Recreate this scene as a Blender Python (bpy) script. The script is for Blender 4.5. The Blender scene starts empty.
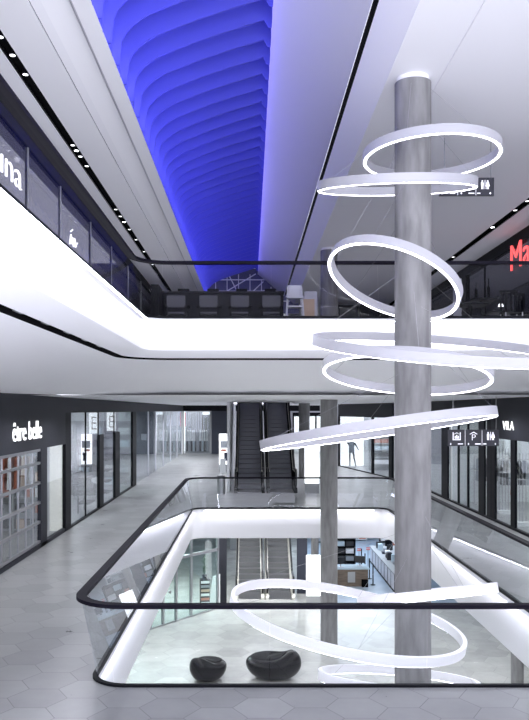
import bpy, bmesh, math, random
from mathutils import Vector, Matrix
random.seed(7)
PI = math.pi
SC = bpy.context.scene
COL = SC.collection

# ------------------------------------------------------------------ camera
cam = bpy.data.cameras.new('camera')
cam.sensor_fit = 'VERTICAL'; cam.sensor_height = 36; cam.sensor_width = 36
cam.lens = 40.0                        # 800 px over 720 px of height
cam.shift_x = 14.5/720; cam.shift_y = 50/720
cam.clip_start = .1; cam.clip_end = 300
co = bpy.data.objects.new('camera', cam); COL.objects.link(co)
co.location = (0, 0, 3.5); co.rotation_euler = (PI/2, 0, 0)
SC.camera = co
# ------------------------------------------------------------------ world, exposure
SC.view_settings.view_transform = 'Standard'; SC.view_settings.look = 'None'
SC.view_settings.exposure = 0.40; SC.view_settings.gamma = 1.0
SC.view_settings.use_curve_mapping = False
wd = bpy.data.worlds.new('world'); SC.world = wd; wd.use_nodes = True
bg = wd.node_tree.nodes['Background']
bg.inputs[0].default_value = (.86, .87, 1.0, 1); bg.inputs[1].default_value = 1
# surround standing in for the hall behind, brightened below to lift the ceilings
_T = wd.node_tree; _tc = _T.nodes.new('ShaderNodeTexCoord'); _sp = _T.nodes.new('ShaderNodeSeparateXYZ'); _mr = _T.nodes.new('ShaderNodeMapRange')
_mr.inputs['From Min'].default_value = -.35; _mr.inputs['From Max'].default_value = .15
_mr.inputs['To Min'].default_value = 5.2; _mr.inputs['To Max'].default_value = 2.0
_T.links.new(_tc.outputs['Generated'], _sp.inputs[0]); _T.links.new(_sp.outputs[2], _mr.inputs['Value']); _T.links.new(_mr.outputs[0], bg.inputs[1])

def area(name, loc, sx, sy, power, col=(1, 1, 1), rot=(0, 0, 0), spread=PI):
    l = bpy.data.lights.new(name, 'AREA'); l.shape = 'RECTANGLE'; l.size = sx; l.size_y = sy
    l.energy = power; l.color = col; l.spread = spread
    o = bpy.data.objects.new(name, l); COL.objects.link(o); o.location = loc; o.rotation_euler = rot
    o.visible_camera = True
    return o
NEU = (.90, .91, 1.0)
# ceiling lighting of the three levels (spot and area lamps at ceiling height)
def down(name, x, y, z, power, angle=150, col=NEU):
    l = bpy.data.lights.new(name, 'SPOT'); l.energy = power; l.color = col; l.spot_size = math.radians(angle); l.spot_blend = .6; l.shadow_soft_size = .06
    o = bpy.data.objects.new(name, l); COL.objects.link(o); o.location = (x, y, z); return o
for y in (14, 17.5, 21, 24.5, 28, 32): down('light_ground_left_walk', -3.9, y, 3.80, 190)
for y in (19, 23, 27, 31, 35): down('light_ground_right_walk', 6.4, y, 3.80, 200)
for x in (-3.4, 4.3):
    for y in (38, 43, 48, 53, 58): down('light_ground_far_hall', x, y, 3.80, 420)
for y in (5, 8): down('light_near_walk', -3.6, y, 4.5, 200)
area('light_lower_hall', (1.4, 33.5, -1.14), 10, .6, 300, (.97, .97, 1))
area('light_lower_hall_left', (-3.2, 22, -1.14), .8, 16, 240, (.97, .97, 1))
area('light_lower_hall_right', (6.6, 22, -1.14), .8, 16, 240, (.97, .97, 1))
area('light_lower_left_shop', (-4.2, 35, -1.14), 3, 5, 260, (.85, .95, 1))
area('light_escalator_lower', (.7, 37.5, -1.14), 2, 2, 60, NEU)
area('light_upper_left_shop', (-5.6, 18, 9.0), 1.2, 24, 70, NEU)
area('light_lower_store', (5.5, 45, -1.14), 6, 10, 520, (.75, .86, 1))
# LED lines that wash the two slab edges
area('light_edge_upper_far', (2.3, 14.64, 5.12), 8.0, .03, 26, NEU, (-.35, 0, 0))
area('light_edge_upper_left', (-1.84, 8.0, 5.12), .03, 12.5, 30, NEU, (0, -.35, 0))
area('light_edge_ground_far', (1.4, 28.42, -.07), 6.0, .03, 26, NEU, (-.35, 0, 0))
area('light_edge_ground_left', (-1.94, 19.4, -.07), .03, 17.5, 60, NEU, (0, -.35, 0))
area('light_edge_ground_right', (4.77, 19.4, -.07), .03, 17.5, 60, NEU, (0, .35, 0))
# unseen strips added for the blue light inside the skylight
BLU = (.22, .25, 1.0)
area('fill_skylight_low', (-2.05, 25, 9.20), .10, 32, 210, (.20, .18, 1.0), (0, PI+.5, 0))
area('fill_skylight_roof', (-.6, 25, 11.75), 2.4, 32, 70, BLU)
# added strips, unseen: blue spill on the right, paler baffles on the left
area('fill_skylight_right_edge', (.22, 25, 10.58), .05, 32, 26, (.16, .13, 1.0), (0, -1.72, 0))
area('fill_skylight_left_edge', (-2.42, 25, 9.30), .06, 32, 120, (.85, .85, 1.0), (PI, 0, 0))
# fill lights added out of sight above the gallery floor, brightening its ceiling
area('fill_uplight_left', (-3.2, 18, 5.24), .5, 30, 140, NEU, (PI, 0, 0))
area('fill_uplight_far', (3.4, 31, 5.24), 5, 16, 35, NEU, (PI, 0, 0))
area('fill_uplight_right', (7.4, 20, 5.24), .8, 26, 60, NEU, (PI, 0, 0))
for y in (13, 18, 24, 30): down('light_upper_left_walk', -3.775, y, 9.13, 90)
for y in (21.6, 24.7, 29.5, 36): down('light_upper_right_walk', 7.49, y, 9.13, 90)

# ------------------------------------------------------------------ materials
def nt(name):
    m = bpy.data.materials.new(name); m.use_nodes = True
    t = m.node_tree; b = t.nodes['Principled BSDF']
    return m, t, b
def mat(name, col, rough=.5, metal=0, emit=None, es=0, spec=.5, coat=0):
    m, t, b = nt(name)
    b.inputs['Base Color'].default_value = (*col, 1); b.inputs['Roughness'].default_value = rough
    b.inputs['Metallic'].default_value = metal; b.inputs['Specular IOR Level'].default_value = spec
    b.inputs['Coat Weight'].default_value = coat
    if emit: b.inputs['Emission Color'].default_value = (*emit, 1); b.inputs['Emission Strength'].default_value = es
    return m
def noisy(name, c0, c1, scale=(1, 1, 1), nscale=4, detail=6, rough=.5, bump=0, metal=0, spec=.5):
    m, t, b = nt(name); N = t.nodes; L = t.links
    tc = N.new('ShaderNodeTexCoord'); mp = N.new('ShaderNodeMapping'); mp.inputs['Scale'].default_value = scale
    L.new(tc.outputs['Object'], mp.inputs[0])
    n = N.new('ShaderNodeTexNoise'); n.inputs['Scale'].default_value = nscale; n.inputs['Detail'].default_value = detail
    L.new(mp.outputs[0], n.inputs['Vector'])
    r = N.new('ShaderNodeValToRGB'); r.color_ramp.elements[0].position = .32; r.color_ramp.elements[1].position = .68
    r.color_ramp.elements[0].color = (*c0, 1); r.color_ramp.elements[1].color = (*c1, 1)
    L.new(n.outputs[0], r.inputs[0]); L.new(r.outputs[0], b.inputs['Base Color'])
    b.inputs['Roughness'].default_value = rough; b.inputs['Metallic'].default_value = metal
    b.inputs['Specular IOR Level'].default_value = spec
    if bump:
        bp = N.new('ShaderNodeBump'); bp.inputs['Strength'].default_value = bump; bp.inputs['Distance'].default_value = .02
        L.new(n.outputs[0], bp.inputs['Height']); L.new(bp.outputs[0], b.inputs['Normal'])
    return m
def glass(name, tint=(1, 1, 1), refl=1.0, ior=1.45):
    m = bpy.data.materials.new(name); m.use_nodes = True; t = m.node_tree; t.nodes.clear(); N = t.nodes; L = t.links
    o = N.new('ShaderNodeOutputMaterial'); mx = N.new('ShaderNodeMixShader')
    tr = N.new('ShaderNodeBsdfTransparent'); tr.inputs[0].default_value = (*tint, 1)
    gl = N.new('ShaderNodeBsdfGlossy'); gl.inputs['Roughness'].default_value = .0; gl.inputs[0].default_value = (.95, .96, 1, 1)
    lw = N.new('ShaderNodeLayerWeight'); lw.inputs[0].default_value = .5
    pw = N.new('ShaderNodeMath'); pw.operation = 'POWER'; pw.inputs[1].default_value = 5
    ml = N.new('ShaderNodeMath'); ml.operation = 'MULTIPLY_ADD'; ml.inputs[1].default_value = .9*refl; ml.inputs[2].default_value = ((ior-1)/(ior+1))**2*refl*1.5; ml.use_clamp = True
    L.new(lw.outputs['Facing'], pw.inputs[0]); L.new(pw.outputs[0], ml.inputs[0]); L.new(ml.outputs[0], mx.inputs[0])
    L.new(tr.outputs[0], mx.inputs[1]); L.new(gl.outputs[0], mx.inputs[2]); L.new(mx.outputs[0], o.inputs[0])
    return m
def hex_floor(name, c0, c1, joint, a, ox, oy, rough):
    """flat-topped hexagonal tiles of side a, with a thin joint and a slight tone of its own per tile"""
    m, t, b = nt(name); N = t.nodes; L = t.links
    tc = N.new('ShaderNodeTexCoord')
    def vm(op, x, y=None, z=None):
        n = N.new('ShaderNodeVectorMath'); n.operation = op
        for i, v in enumerate((x, y, z)):
            if v is None: continue
            if isinstance(v, tuple): n.inputs[i].default_value = v
            else: L.new(v, n.inputs[i])
        return n
    def mm(op, x, y=None):
        n = N.new('ShaderNodeMath'); n.operation = op
        for i, v in enumerate((x, y)):
            if v is None: continue
            if isinstance(v, (int, float)): n.inputs[i].default_value = v
            else: L.new(v, n.inputs[i])
        return n.outputs[0]
    s = (3*a, math.sqrt(3)*a, 1.0)
    p = vm('SUBTRACT', tc.outputs['Object'], (ox, oy, 0)).outputs[0]
    flat = vm('MULTIPLY', p, (1, 1, 0)).outputs[0]
    hi = (s[0]/2, s[1]/2, 1.0); lo = (-s[0]/2, -s[1]/2, -1.0)
    g1 = vm('WRAP', flat, hi, lo).outputs[0]
    sh = vm('SUBTRACT', flat, (s[0]/2, s[1]/2, 0)).outputs[0]
    g2 = vm('WRAP', sh, hi, lo).outputs[0]
    l1 = vm('LENGTH', g1).outputs['Value']; l2 = vm('LENGTH', g2).outputs['Value']
    # pick the nearer centre by hexagonal distance
    def hd(g):
        ab = vm('ABSOLUTE', g).outputs[0]
        sp = N.new('ShaderNodeSeparateXYZ'); L.new(ab, sp.inputs[0])
        e = mm('ADD', mm('MULTIPLY', sp.outputs[0], .8660254), mm('MULTIPLY', sp.outputs[1], .5))
        return mm('MAXIMUM', e, sp.outputs[1])
    d1, d2 = hd(g1), hd(g2)
    d = mm('MINIMUM', d1, d2)
    sel = mm('GREATER_THAN', d1, d2)
    mixv = N.new('ShaderNodeMix'); mixv.data_type = 'VECTOR'
    L.new(sel, mixv.inputs['Factor']); L.new(g1, mixv.inputs[4]); L.new(g2, mixv.inputs[5])
    cen = vm('SUBTRACT', flat, mixv.outputs[1]).outputs[0]
    cs = vm('SNAP', vm('ADD', cen, (.01, .01, 0)).outputs[0], (.05, .05, 1)).outputs[0]
    wn = N.new('ShaderNodeTexWhiteNoise'); wn.noise_dimensions = '3D'; L.new(cs, wn.inputs[0])
    n = N.new('ShaderNodeTexNoise'); n.inputs['Scale'].default_value = 1.3; n.inputs['Detail'].default_value = 8
    n.inputs['Roughness'].default_value = .65
    L.new(tc.outputs['Object'], n.inputs['Vector'])
    f = mm('ADD', mm('MULTIPLY', wn.outputs[0], .35), mm('MULTIPLY', n.outputs[0], .8))
    r = N.new('ShaderNodeValToRGB'); r.color_ramp.elements[0].position = .25; r.color_ramp.elements[1].position = .85
    r.color_ramp.elements[0].color = (*c0, 1); r.color_ramp.elements[1].color = (*c1, 1); L.new(f, r.inputs[0])
    jf = mm('GREATER_THAN', d, a*.8660254-.0045)
    mc = N.new('ShaderNodeMix'); mc.data_type = 'RGBA'
    L.new(jf, mc.inputs['Factor']); L.new(r.outputs[0], mc.inputs[6]); mc.inputs[7].default_value = (*joint, 1)
    L.new(mc.outputs[2], b.inputs['Base Color'])
    rr = mm('ADD', mm('MULTIPLY', n.outputs[0], .16), rough-.08); L.new(rr, b.inputs['Roughness'])
    return m

M = {}
M['white'] = mat('white_plaster', (.86, .86, .89), .55, spec=.3)
M['white_soft'] = mat('white_gypsum_panel', (.90, .90, .925), .45, spec=.35)
M['grey_panel'] = mat('pale_grey_panel', (.55, .55, .60), .5)
M['edge'] = mat('backlit_slab_edge', (.85, .85, .88), .4, emit=(.93, .93, 1.0), es=.03)
M['black'] = mat('black_recess', (.004, .004, .005), .9, spec=.05)
M['dark'] = mat('dark_frame', (.006, .0065, .009), .5, spec=.08)
M['char'] = mat('charcoal_fascia', (.026, .027, .034), .5, spec=.1)
M['navy'] = mat('navy_panel', (.022, .026, .045), .45)
M['rail'] = mat('dark_handrail', (.009, .008, .014), .55, 0, spec=.06)
M['steel'] = mat('brushed_steel', (.42, .42, .44), .32, 1)
M['steel_warm'] = mat('satin_steel_side', (.72, .71, .64), .35, .55)
M['concrete'] = noisy('cast_concrete', (.17, .168, .17), (.27, .268, .27), (3, 3, .6), 2.4, 9, .75, .12)
M['floor'] = hex_floor('hexagonal_stone_tiles', (.185, .188, .188), (.31, .314, .314), (.115, .115, .115), .366, 1.806, 9.72, .30)
M['floor_low'] = hex_floor('polished_speckled_floor', (.40, .405, .385), (.60, .60, .575), (.36, .365, .35), .60, .3, .2, .24)
M['floor_store'] = noisy('blue_grey_resin_floor', (.30, .38, .47), (.40, .48, .58), (1, 1, 1), 1.2, 4, .3)
M['floor_up'] = noisy('dark_upper_floor', (.10, .10, .11), (.16, .16, .17), (1, 1, 1), 1.5, 4, .4)
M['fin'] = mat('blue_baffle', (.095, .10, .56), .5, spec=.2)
M['skywall'] = mat('skylight_side_panel', (.60, .60, .66), .55, spec=.2)
M['glass'] = glass('clear_balustrade_glass', (.93, .95, .96), 1.0, 1.5)
M['glass_shop'] = glass('shop_window_glass', (.86, .89, .90), 1.0, 1.55)
M['glass_dark'] = glass('dark_tinted_glass', (.50, .50, .53), .12, 1.5)
M['glass_up'] = glass('gallery_balustrade_glass', (.86, .86, .88), .18, 1.5)
M['glass_green'] = glass('greenish_glass', (.86, .94, .92), 1.0, 1.5)
M['ring'] = mat('ring_diffuser_side_shaded', (.40, .40, .435), .4, emit=(.88, .88, 1.0), es=.06)  # white shell greyed: shade of the upper hoops put into its colour
M['ring_bright'] = mat('ring_diffuser_side_lit', (.85, .85, .88), .4, emit=(.94, .94, 1.0), es=.14)  # same shell, brighter copy for the low hoops, light put into colour and glow
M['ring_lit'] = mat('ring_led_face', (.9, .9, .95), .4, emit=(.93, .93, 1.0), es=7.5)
M['led'] = mat('lamp_lens', (.9, .9, .95), .4, emit=(.95, .96, 1.0), es=9)
M['led_dim'] = mat('lamp_lens_soft', (.9, .9, .95), .4, emit=(.95, .96, 1.0), es=2.0)
M['letter'] = mat('lit_white_letters', (.9, .9, .9), .4, emit=(1, 1, 1), es=1.0)
M['letter_dim'] = mat('soft_lit_letters', (.9, .9, .9), .4, emit=(.95, .95, 1), es=.9)
M['red_letter'] = mat('lit_red_letters', (.8, .1, .1), .4, emit=(1.0, .12, .12), es=.85)
M['sign'] = mat('sign_black_board', (.022, .022, .035), .4)
M['icon'] = mat('sign_white_print', (.9, .9, .95), .5, emit=(.9, .9, 1), es=.55)
M['shopwhite'] = mat('shop_interior_white', (.78, .80, .80), .6)
M['shopgrey'] = mat('shop_interior_grey', (.34, .35, .36), .6)
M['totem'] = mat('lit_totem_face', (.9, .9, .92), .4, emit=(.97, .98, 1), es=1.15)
M['lacquer'] = mat('black_lacquer', (.003, .003, .0035), .22, spec=.16)
M['pad'] = noisy('black_woven_pad', (.004, .004, .005), (.012, .012, .013), (20, 20, 20), 3, 2, .6, .3, spec=.08)
M['escdark'] = mat('escalator_dark_steps', (.18, .185, .215), .42, .3)
M['escgrey'] = mat('escalator_grey_steps', (.22, .225, .235), .42, .2)
M['rubber'] = mat('black_rubber', (.012, .012, .013), .4)
M['cloth_w'] = mat('white_cloth', (.80, .80, .82), .8)
M['cloth_k'] = mat('black_cloth', (.03, .03, .035), .8)
M['cloth_g'] = mat('grey_cloth', (.28, .30, .33), .8)
M['cloth_b'] = mat('pale_blue_cloth', (.45, .55, .62), .8)
M['cloth_r'] = mat('red_cloth', (.75, .06, .05), .7)
M['cloth_o'] = mat('rust_cloth', (.42, .14, .09), .8)
M['skin_box'] = mat('beige_box', (.50, .36, .26), .7)
M['brown'] = noisy('brown_wood_front', (.10, .075, .055), (.17, .13, .10), (1, 1, 6), 3, 4, .6)
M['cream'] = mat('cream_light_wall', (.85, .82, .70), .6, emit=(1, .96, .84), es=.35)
M['screen'] = mat('dark_screen', (.012, .014, .02), .15)
M['green'] = noisy('plant_leaves', (.05, .09, .06), (.12, .18, .12), (1, 1, 1), 9, 3, .6)
M['seatgrey'] = mat('grey_upholstery', (.075, .075, .085), .7)
M['truss'] = mat('pale_steel_truss', (.75, .75, .85), .5)
M['nightglass'] = mat('night_glazing', (.06, .06, .17), .3)

# ------------------------------------------------------------------ mesh helpers
class MB:
    def __init__(s): s.b = bmesh.new()
    def box(s, c, d, rz=0, mtx=None):
        r = bmesh.ops.create_cube(s.b, size=1)['verts']
        mt = Matrix.Translation(c) @ Matrix.Rotation(rz, 4, 'Z') @ Matrix.Diagonal((*d, 1))
        if mtx: mt = mtx @ mt
        bmesh.ops.transform(s.b, matrix=mt, verts=r); return s
    def bb(s, x0, x1, y0, y1, z0, z1):
        return s.box(((x0+x1)/2, (y0+y1)/2, (z0+z1)/2), (abs(x1-x0), abs(y1-y0), abs(z1-z0)))
    def cyl(s, p0, p1, r0, r1=None, n=16, caps=True):
        p0, p1 = Vector(p0), Vector(p1); r1 = r0 if r1 is None else r1
        d = p1-p0; q = d.to_track_quat('Z', 'Y').to_matrix()
        A = []; B = []
        for i in range(n):
            t = 2*PI*i/n; v = Vector((math.cos(t), math.sin(t), 0))
            A.append(s.b.verts.new(p0+q@(v*r0))); B.append(s.b.verts.new(p1+q@(v*r1)))
        for i in range(n): s.b.faces.new((A[i], A[(i+1) % n], B[(i+1) % n], B[i]))
        if caps: s.b.faces.new(A[::-1]); s.b.faces.new(B)
        return s
    def tube(s, pts, r, n=8):
        for a, b in zip(pts, pts[1:]): s.cyl(a, b, r, n=n)
        return s
    def beam(s, p0, p1, w, h):
        """rectangular bar from p0 to p1, h measured upwards"""
        p0, p1 = Vector(p0), Vector(p1); d = (p1-p0).normalized()
        side = d.cross(Vector((0, 0, 1)))
        side = side.normalized() if side.length > 1e-5 else Vector((1, 0, 0))
        up = side.cross(d).normalized()
        vs = []
        for p in (p0, p1):
            for a, b in ((-1, -1), (1, -1), (1, 1), (-1, 1)):
                vs.append(s.b.verts.new(p+side*(a*w/2)+up*(b*h/2)))
        for f in ((0, 1, 2, 3), (7, 6, 5, 4), (0, 4, 5, 1), (1, 5, 6, 2), (2, 6, 7, 3), (3, 7, 4, 0)):
            s.b.faces.new([vs[i] for i in f])
        return s
    def loft(s, loops, closed=True, flip=False, endcaps=False):
        R = [[s.b.verts.new(p) for p in lp] for lp in loops]
        for a, b in zip(R, R[1:]):
            n = len(a)
            for i in range(n if closed else n-1):
                j = (i+1) % n; f = (a[i], a[j], b[j], b[i])
                s.b.faces.new(f[::-1] if flip else f)
        if endcaps: s.b.faces.new(R[0][::-1]); s.b.faces.new(R[-1])
        return s
    def poly(s, pts): s.b.faces.new([s.b.verts.new(p) for p in pts]); return s
    def prism(s, pts, off):
        """closed outline pts swept by vector off"""
        off = Vector(off); A = [s.b.verts.new(p) for p in pts]; B = [s.b.verts.new(Vector(p)+off) for p in pts]
        n = len(A)
        for i in range(n): s.b.faces.new((A[i], A[(i+1) % n], B[(i+1) % n], B[i]))
        s.b.faces.new(A[::-1]); s.b.faces.new(B); return s
    def build(s, name, m, parent=None, smooth=False, bevel=0, recalc=True):
        if recalc: bmesh.ops.recalc_face_normals(s.b, faces=s.b.faces)
        me = bpy.data.meshes.new(name); s.b.to_mesh(me); s.b.free()
        if isinstance(m, (list, tuple)):
            for x in m: me.materials.append(M[x])
        else: me.materials.append(M[m])
        if smooth:
            for p in me.polygons: p.use_smooth = True
        o = bpy.data.objects.new(name, me); COL.objects.link(o)
        if parent: o.parent = parent
        if smooth == 'angle':
            try: me.set_sharp_from_angle(angle=math.radians(35))
            except Exception: pass
        if bevel:
            b = o.modifiers.new('bevel', 'BEVEL'); b.width = bevel; b.segments = 2; b.limit_method = 'ANGLE'
        return o
def thing(name, label, cat, loc=(0, 0, 0), rz=0, group=None):
    o = bpy.data.objects.new(name, None); COL.objects.link(o); o.location = loc; o.rotation_euler = (0, 0, rz)
    o.empty_display_size = .1
    return tag(o, label, cat, group)
def tag(o, label, cat, group=None, kind=None):
    o['label'] = label; o['category'] = cat
    if group: o['group'] = group
    if kind: o['kind'] = kind
    return o
def struct(o):
    o['kind'] = 'structure'; return o
def dup(root, loc=None, rz=None, label=None, group=None, scale=None):
    def cp(o, par):
        c = o.copy(); COL.objects.link(c)
        if par: c.parent = par
        for ch in [x for x in bpy.data.objects if x.parent == o]: cp(ch, c)
        return c
    r = cp(root, None)
    if loc is not None: r.location = loc
    if rz is not None: r.rotation_euler = (0, 0, rz)
    if scale is not None: r.scale = scale
    if label: r['label'] = label
    if group: r['group'] = group
    return r
def text_mesh(txt, size, depth=.02, sx=1.0, shear=0.0):
    """lettering as a mesh in the XZ plane, origin at its lower left, facing -Y"""
    cu = bpy.data.curves.new('t', 'FONT'); cu.body = txt; cu.size = size; cu.extrude = depth/2; cu.shear = shear
    cu.resolution_u = 3; cu.offset = -.014*size
    o = bpy.data.objects.new('t', cu); COL.objects.link(o)
    dg = bpy.context.evaluated_depsgraph_get(); dg.update()
    me = bpy.data.meshes.new_from_object(o.evaluated_get(dg))
    bpy.data.objects.remove(o); bpy.data.curves.remove(cu)
    me.transform(Matrix.Rotation(PI/2, 4, 'X') @ Matrix.Diagonal((sx, 1, 1, 1)))
    return me
def letters_of(me):
    b = bmesh.new(); b.from_mesh(me); b.verts.ensure_lookup_table(); seen = set(); isl = []
    for v in b.verts:
        if v.index in seen: continue
        st = [v]; seen.add(v.index); cur = []
        while st:
            a = st.pop(); cur.append(a.index)
            for e in a.link_edges:
                o = e.other_vert(a)
                if o.index not in seen: seen.add(o.index); st.append(o)
        isl.append(cur)
    b.free()
    rg = sorted([(min(me.vertices[i].co.x for i in c), max(me.vertices[i].co.x for i in c), c) for c in isl], key=lambda q: q[0])
    out = []
    for x0, x1, c in rg:
        if out and (x0+x1)/2 < out[-1][1]: out[-1][1] = max(out[-1][1], x1); out[-1][2] += c
        elif out and (out[-1][0]+out[-1][1])/2 > x0: out[-1][1] = max(out[-1][1], x1); out[-1][2] += c
        else: out.append([x0, x1, list(c)])
    return [o[2] for o in out]
def text_obj(name, txt, size, m, parent, loc, rz=0, depth=.02, sx=1.0, shear=0.0, width=None, height=None):
    me = text_mesh(txt, size, depth, sx, shear)
    xs = [v.co.x for v in me.vertices]; zs = [v.co.z for v in me.vertices]
    fx = width/(max(xs)-min(xs)) if width else 1; fz = height/(max(zs)-min(zs)) if height else 1
    me.transform(Matrix.Diagonal((fx, 1, fz, 1)) @ Matrix.Translation((-min(xs), 0, -min(zs))))
    me.materials.append(M[m])
    gs = letters_of(me)
    for g in gs:
        gset = set(g); bm_ = bmesh.new(); bm_.from_mesh(me); bm_.verts.ensure_lookup_table()
        bmesh.ops.delete(bm_, geom=[v for v in bm_.verts if v.index not in gset], context='VERTS')
        m2 = bpy.data.meshes.new('letter'); bm_.to_mesh(m2); bm_.free(); m2.materials.append(M[m])
        o = bpy.data.objects.new('letter', m2); COL.objects.link(o)
        o.location = loc; o.rotation_euler = (0, 0, rz)
        if parent: o.parent = parent
    return o
def rrect(x0, x1, y0, y1, r, z, n=10):
    """closed rounded rectangle, starting on the left side near end"""
    P = []
    for cx, cy, a0 in ((x0+r, y1-r, PI), (x1-r, y1-r, PI/2), (x1-r, y0+r, 0), (x0+r, y0+r, -PI/2)):
        for k in range(n+1):
            t = a0 - (PI/2)*k/n
            P.append((cx+r*math.cos(t), cy+r*math.sin(t), z))
    return P
def upath(o, z, r=.45, x0=-1.92, x1=6.5, y0=1.0, y1=14.72, n=10, of=None, x1o=None):
    """open path along the left, far and right sides of the upper void, offset outwards by o"""
    of = o if of is None else of
    X0, X1, Y1 = x0-o, x1+(o if x1o is None else x1o), y1+of; rr = max(.02, r+min(o, of)*(1 if min(o, of) > -.3 else 1))
    P = [(X0, y0, z)]
    for cx, cy, a0 in ((X0+rr, Y1-rr, PI), (X1-rr, Y1-rr, PI/2)):
        for k in range(n+1):
            t = a0-(PI/2)*k/n; P.append((cx+rr*math.cos(t), cy+rr*math.sin(t), z))
    P.append((X1, y0, z)); return P

# ================================================================== SETTING
VX0, VX1, VY0, VY1 = -2.02, 4.85, 10.14, 28.5      # void in the ground floor
LF, RF = -5.35, 7.7                                 # shop front planes, ground floor
LOW = -4.9; SOF = -1.08; GC = 3.86; UP = 5.2; UC = 9.12
# --- ground floor with the void and the escalator opening
b = MB()
b.loft([rrect(VX0, VX1, VY0, VY1, .45, 0), rrect(-11, 13.5, 2.0, 33, .02, 0)])
for q in ((-11, 13.5, 33, 40.5), (-11, -1.0, 40.5, 48.5), (2.3, 13.5, 40.5, 48.5), (-11, 13.5, 48.5, 68)):
    b.poly([(q[0], q[2], 0), (q[1], q[2], 0), (q[1], q[3], 0), (q[0], q[3], 0)])
struct(b.build('floor', 'floor', recalc=True))
# --- slab edge of the void and lower ceiling
b = MB(); r = lambda o, z: rrect(VX0-o, VX1+o, VY0-o, VY1+o, .45+o, z)
b.loft([r(.0, -.015), r(0, -.55), r(.005, -.60), r(.06, SOF+.03), r(.09, SOF)])
struct(b.build('trim_1', 'edge', smooth='angle'))
b = MB(); b.loft([r(.09, SOF), rrect(-11, 13.5, 2.0, 33, .02, SOF)])
for q in ((-11, 13.5, 33, 40.5), (-11, -1.0, 40.5, 48.5), (2.3, 13.5, 40.5, 48.5), (-11, 13.5, 48.5, 68)):
    b.poly([(q[0], q[2], SOF), (q[1], q[2], SOF), (q[1], q[3], SOF), (q[0], q[3], SOF)])
for x in (-1.0, 2.3): b.bb(x-.02, x+.02, 40.5, 48.5, SOF, -.01)
b.bb(-1, 2.3, 40.48, 40.5, SOF, -.01)
struct(b.build('ceiling_lower', 'white'))
# --- lower floor
b = MB(); b.bb(-13, 15, 4, 34.5, LOW-.2, LOW); b.bb(-13, 3.2, 34.5, 68, LOW-.2, LOW)
struct(b.build('floor_lower', 'floor_low'))
b = MB(); b.bb(3.2, 15, 34.5, 68, LOW-.2, LOW); struct(b.build('floor_store', 'floor_store'))
b = MB(); b.bb(-13, 15, 62, 62.3, LOW, SOF); struct(b.build('wall_lower_far', 'shopwhite'))
b = MB(); b.bb(-10.3, -10, 4, 62, LOW, SOF); struct(b.build('wall_lower_left', 'shopwhite'))
b = MB(); b.bb(13, 13.3, 4, 62, LOW, SOF); struct(b.build('wall_lower_right', 'shopwhite'))
b = MB(); b.bb(-10, 13, 4, 4.2, LOW, SOF); struct(b.build('wall_lower_near', 'shopwhite'))

# --- upper slab: lit edge, track slot, sloping soffit, floor
OUT0, OUTF, OUT1 = 3.43, 5.3, 2.9                   # outward reach of the sloped soffit: left, far, right
b = MB()
b.loft([upath(0, UP-.015), upath(0, 4.66)], closed=False)
struct(b.build('trim_2', 'edge', smooth='angle'))
b = MB(); b.loft([upath(0, 4.66), upath(.012, 4.60), upath(.06, 4.575), upath(.36, 4.485), upath(.385, 4.478)], closed=False)
struct(b.build('trim_12', 'white_soft', smooth='angle'))
for f in bpy.data.objects['trim_2'].data.polygons: pass
b = MB()
b.loft([upath(.385, 4.478), upath(.385, 4.60), upath(.505, 4.60), upath(.505, 4.45)], closed=False)
struct(b.build('trim_3', 'black'))
b = MB()
def sof(t, z): return upath(.505+(OUT0-.505)*t, z, of=.505+(OUTF-.505)*t, x1o=.505+(OUT1-.505)*t)
b.loft([sof(0, 4.45), sof(.08, 4.40), sof(.5, 4.15), sof(.85, 3.93), sof(.95, 3.88), sof(1, GC)], closed=False)
struct(b.build('ceiling_soffit', 'white_soft'))
b = MB()
ye = 14.72+OUTF
for q in ((-11, 13.5, ye-.9, 39.5), (-11, -1.0, 39.5, 47), (2.3, 13.5, 39.5, 47), (-11, 13.5, 47, 68), (-11, LF, 1, ye-.9), (9.4, 13.5, 1, ye-.9)):
    z = GC+.003 if q[3] < 21 else GC
    b.poly([(q[0], q[2], z), (q[1], q[2], z), (q[1], q[3], z), (q[0], q[3], z)])
for x in (-1.0, 2.3): b.bb(x-.02, x+.02, 39.5, 47, GC, UP-.02)
b.bb(-1, 2.3, 39.48, 39.5, GC, UP-.02)
struct(b.build('ceiling', 'white'))
b = MB(); b.loft([upath(0, UP), upath(2.6, UP, of=24.3, x1o=2.0)], closed=False)
for q in ((-11, 13.5, 39, 39.5), (-11, -1.0, 39.5, 47), (2.3, 13.5, 39.5, 47), (-11, 13.5, 47, 50)):
    b.poly([(q[0], q[2], UP), (q[1], q[2], UP), (q[1], q[3], UP), (q[0], q[3], UP)])
struct(b.build('floor_upper', 'floor_up'))

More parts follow.
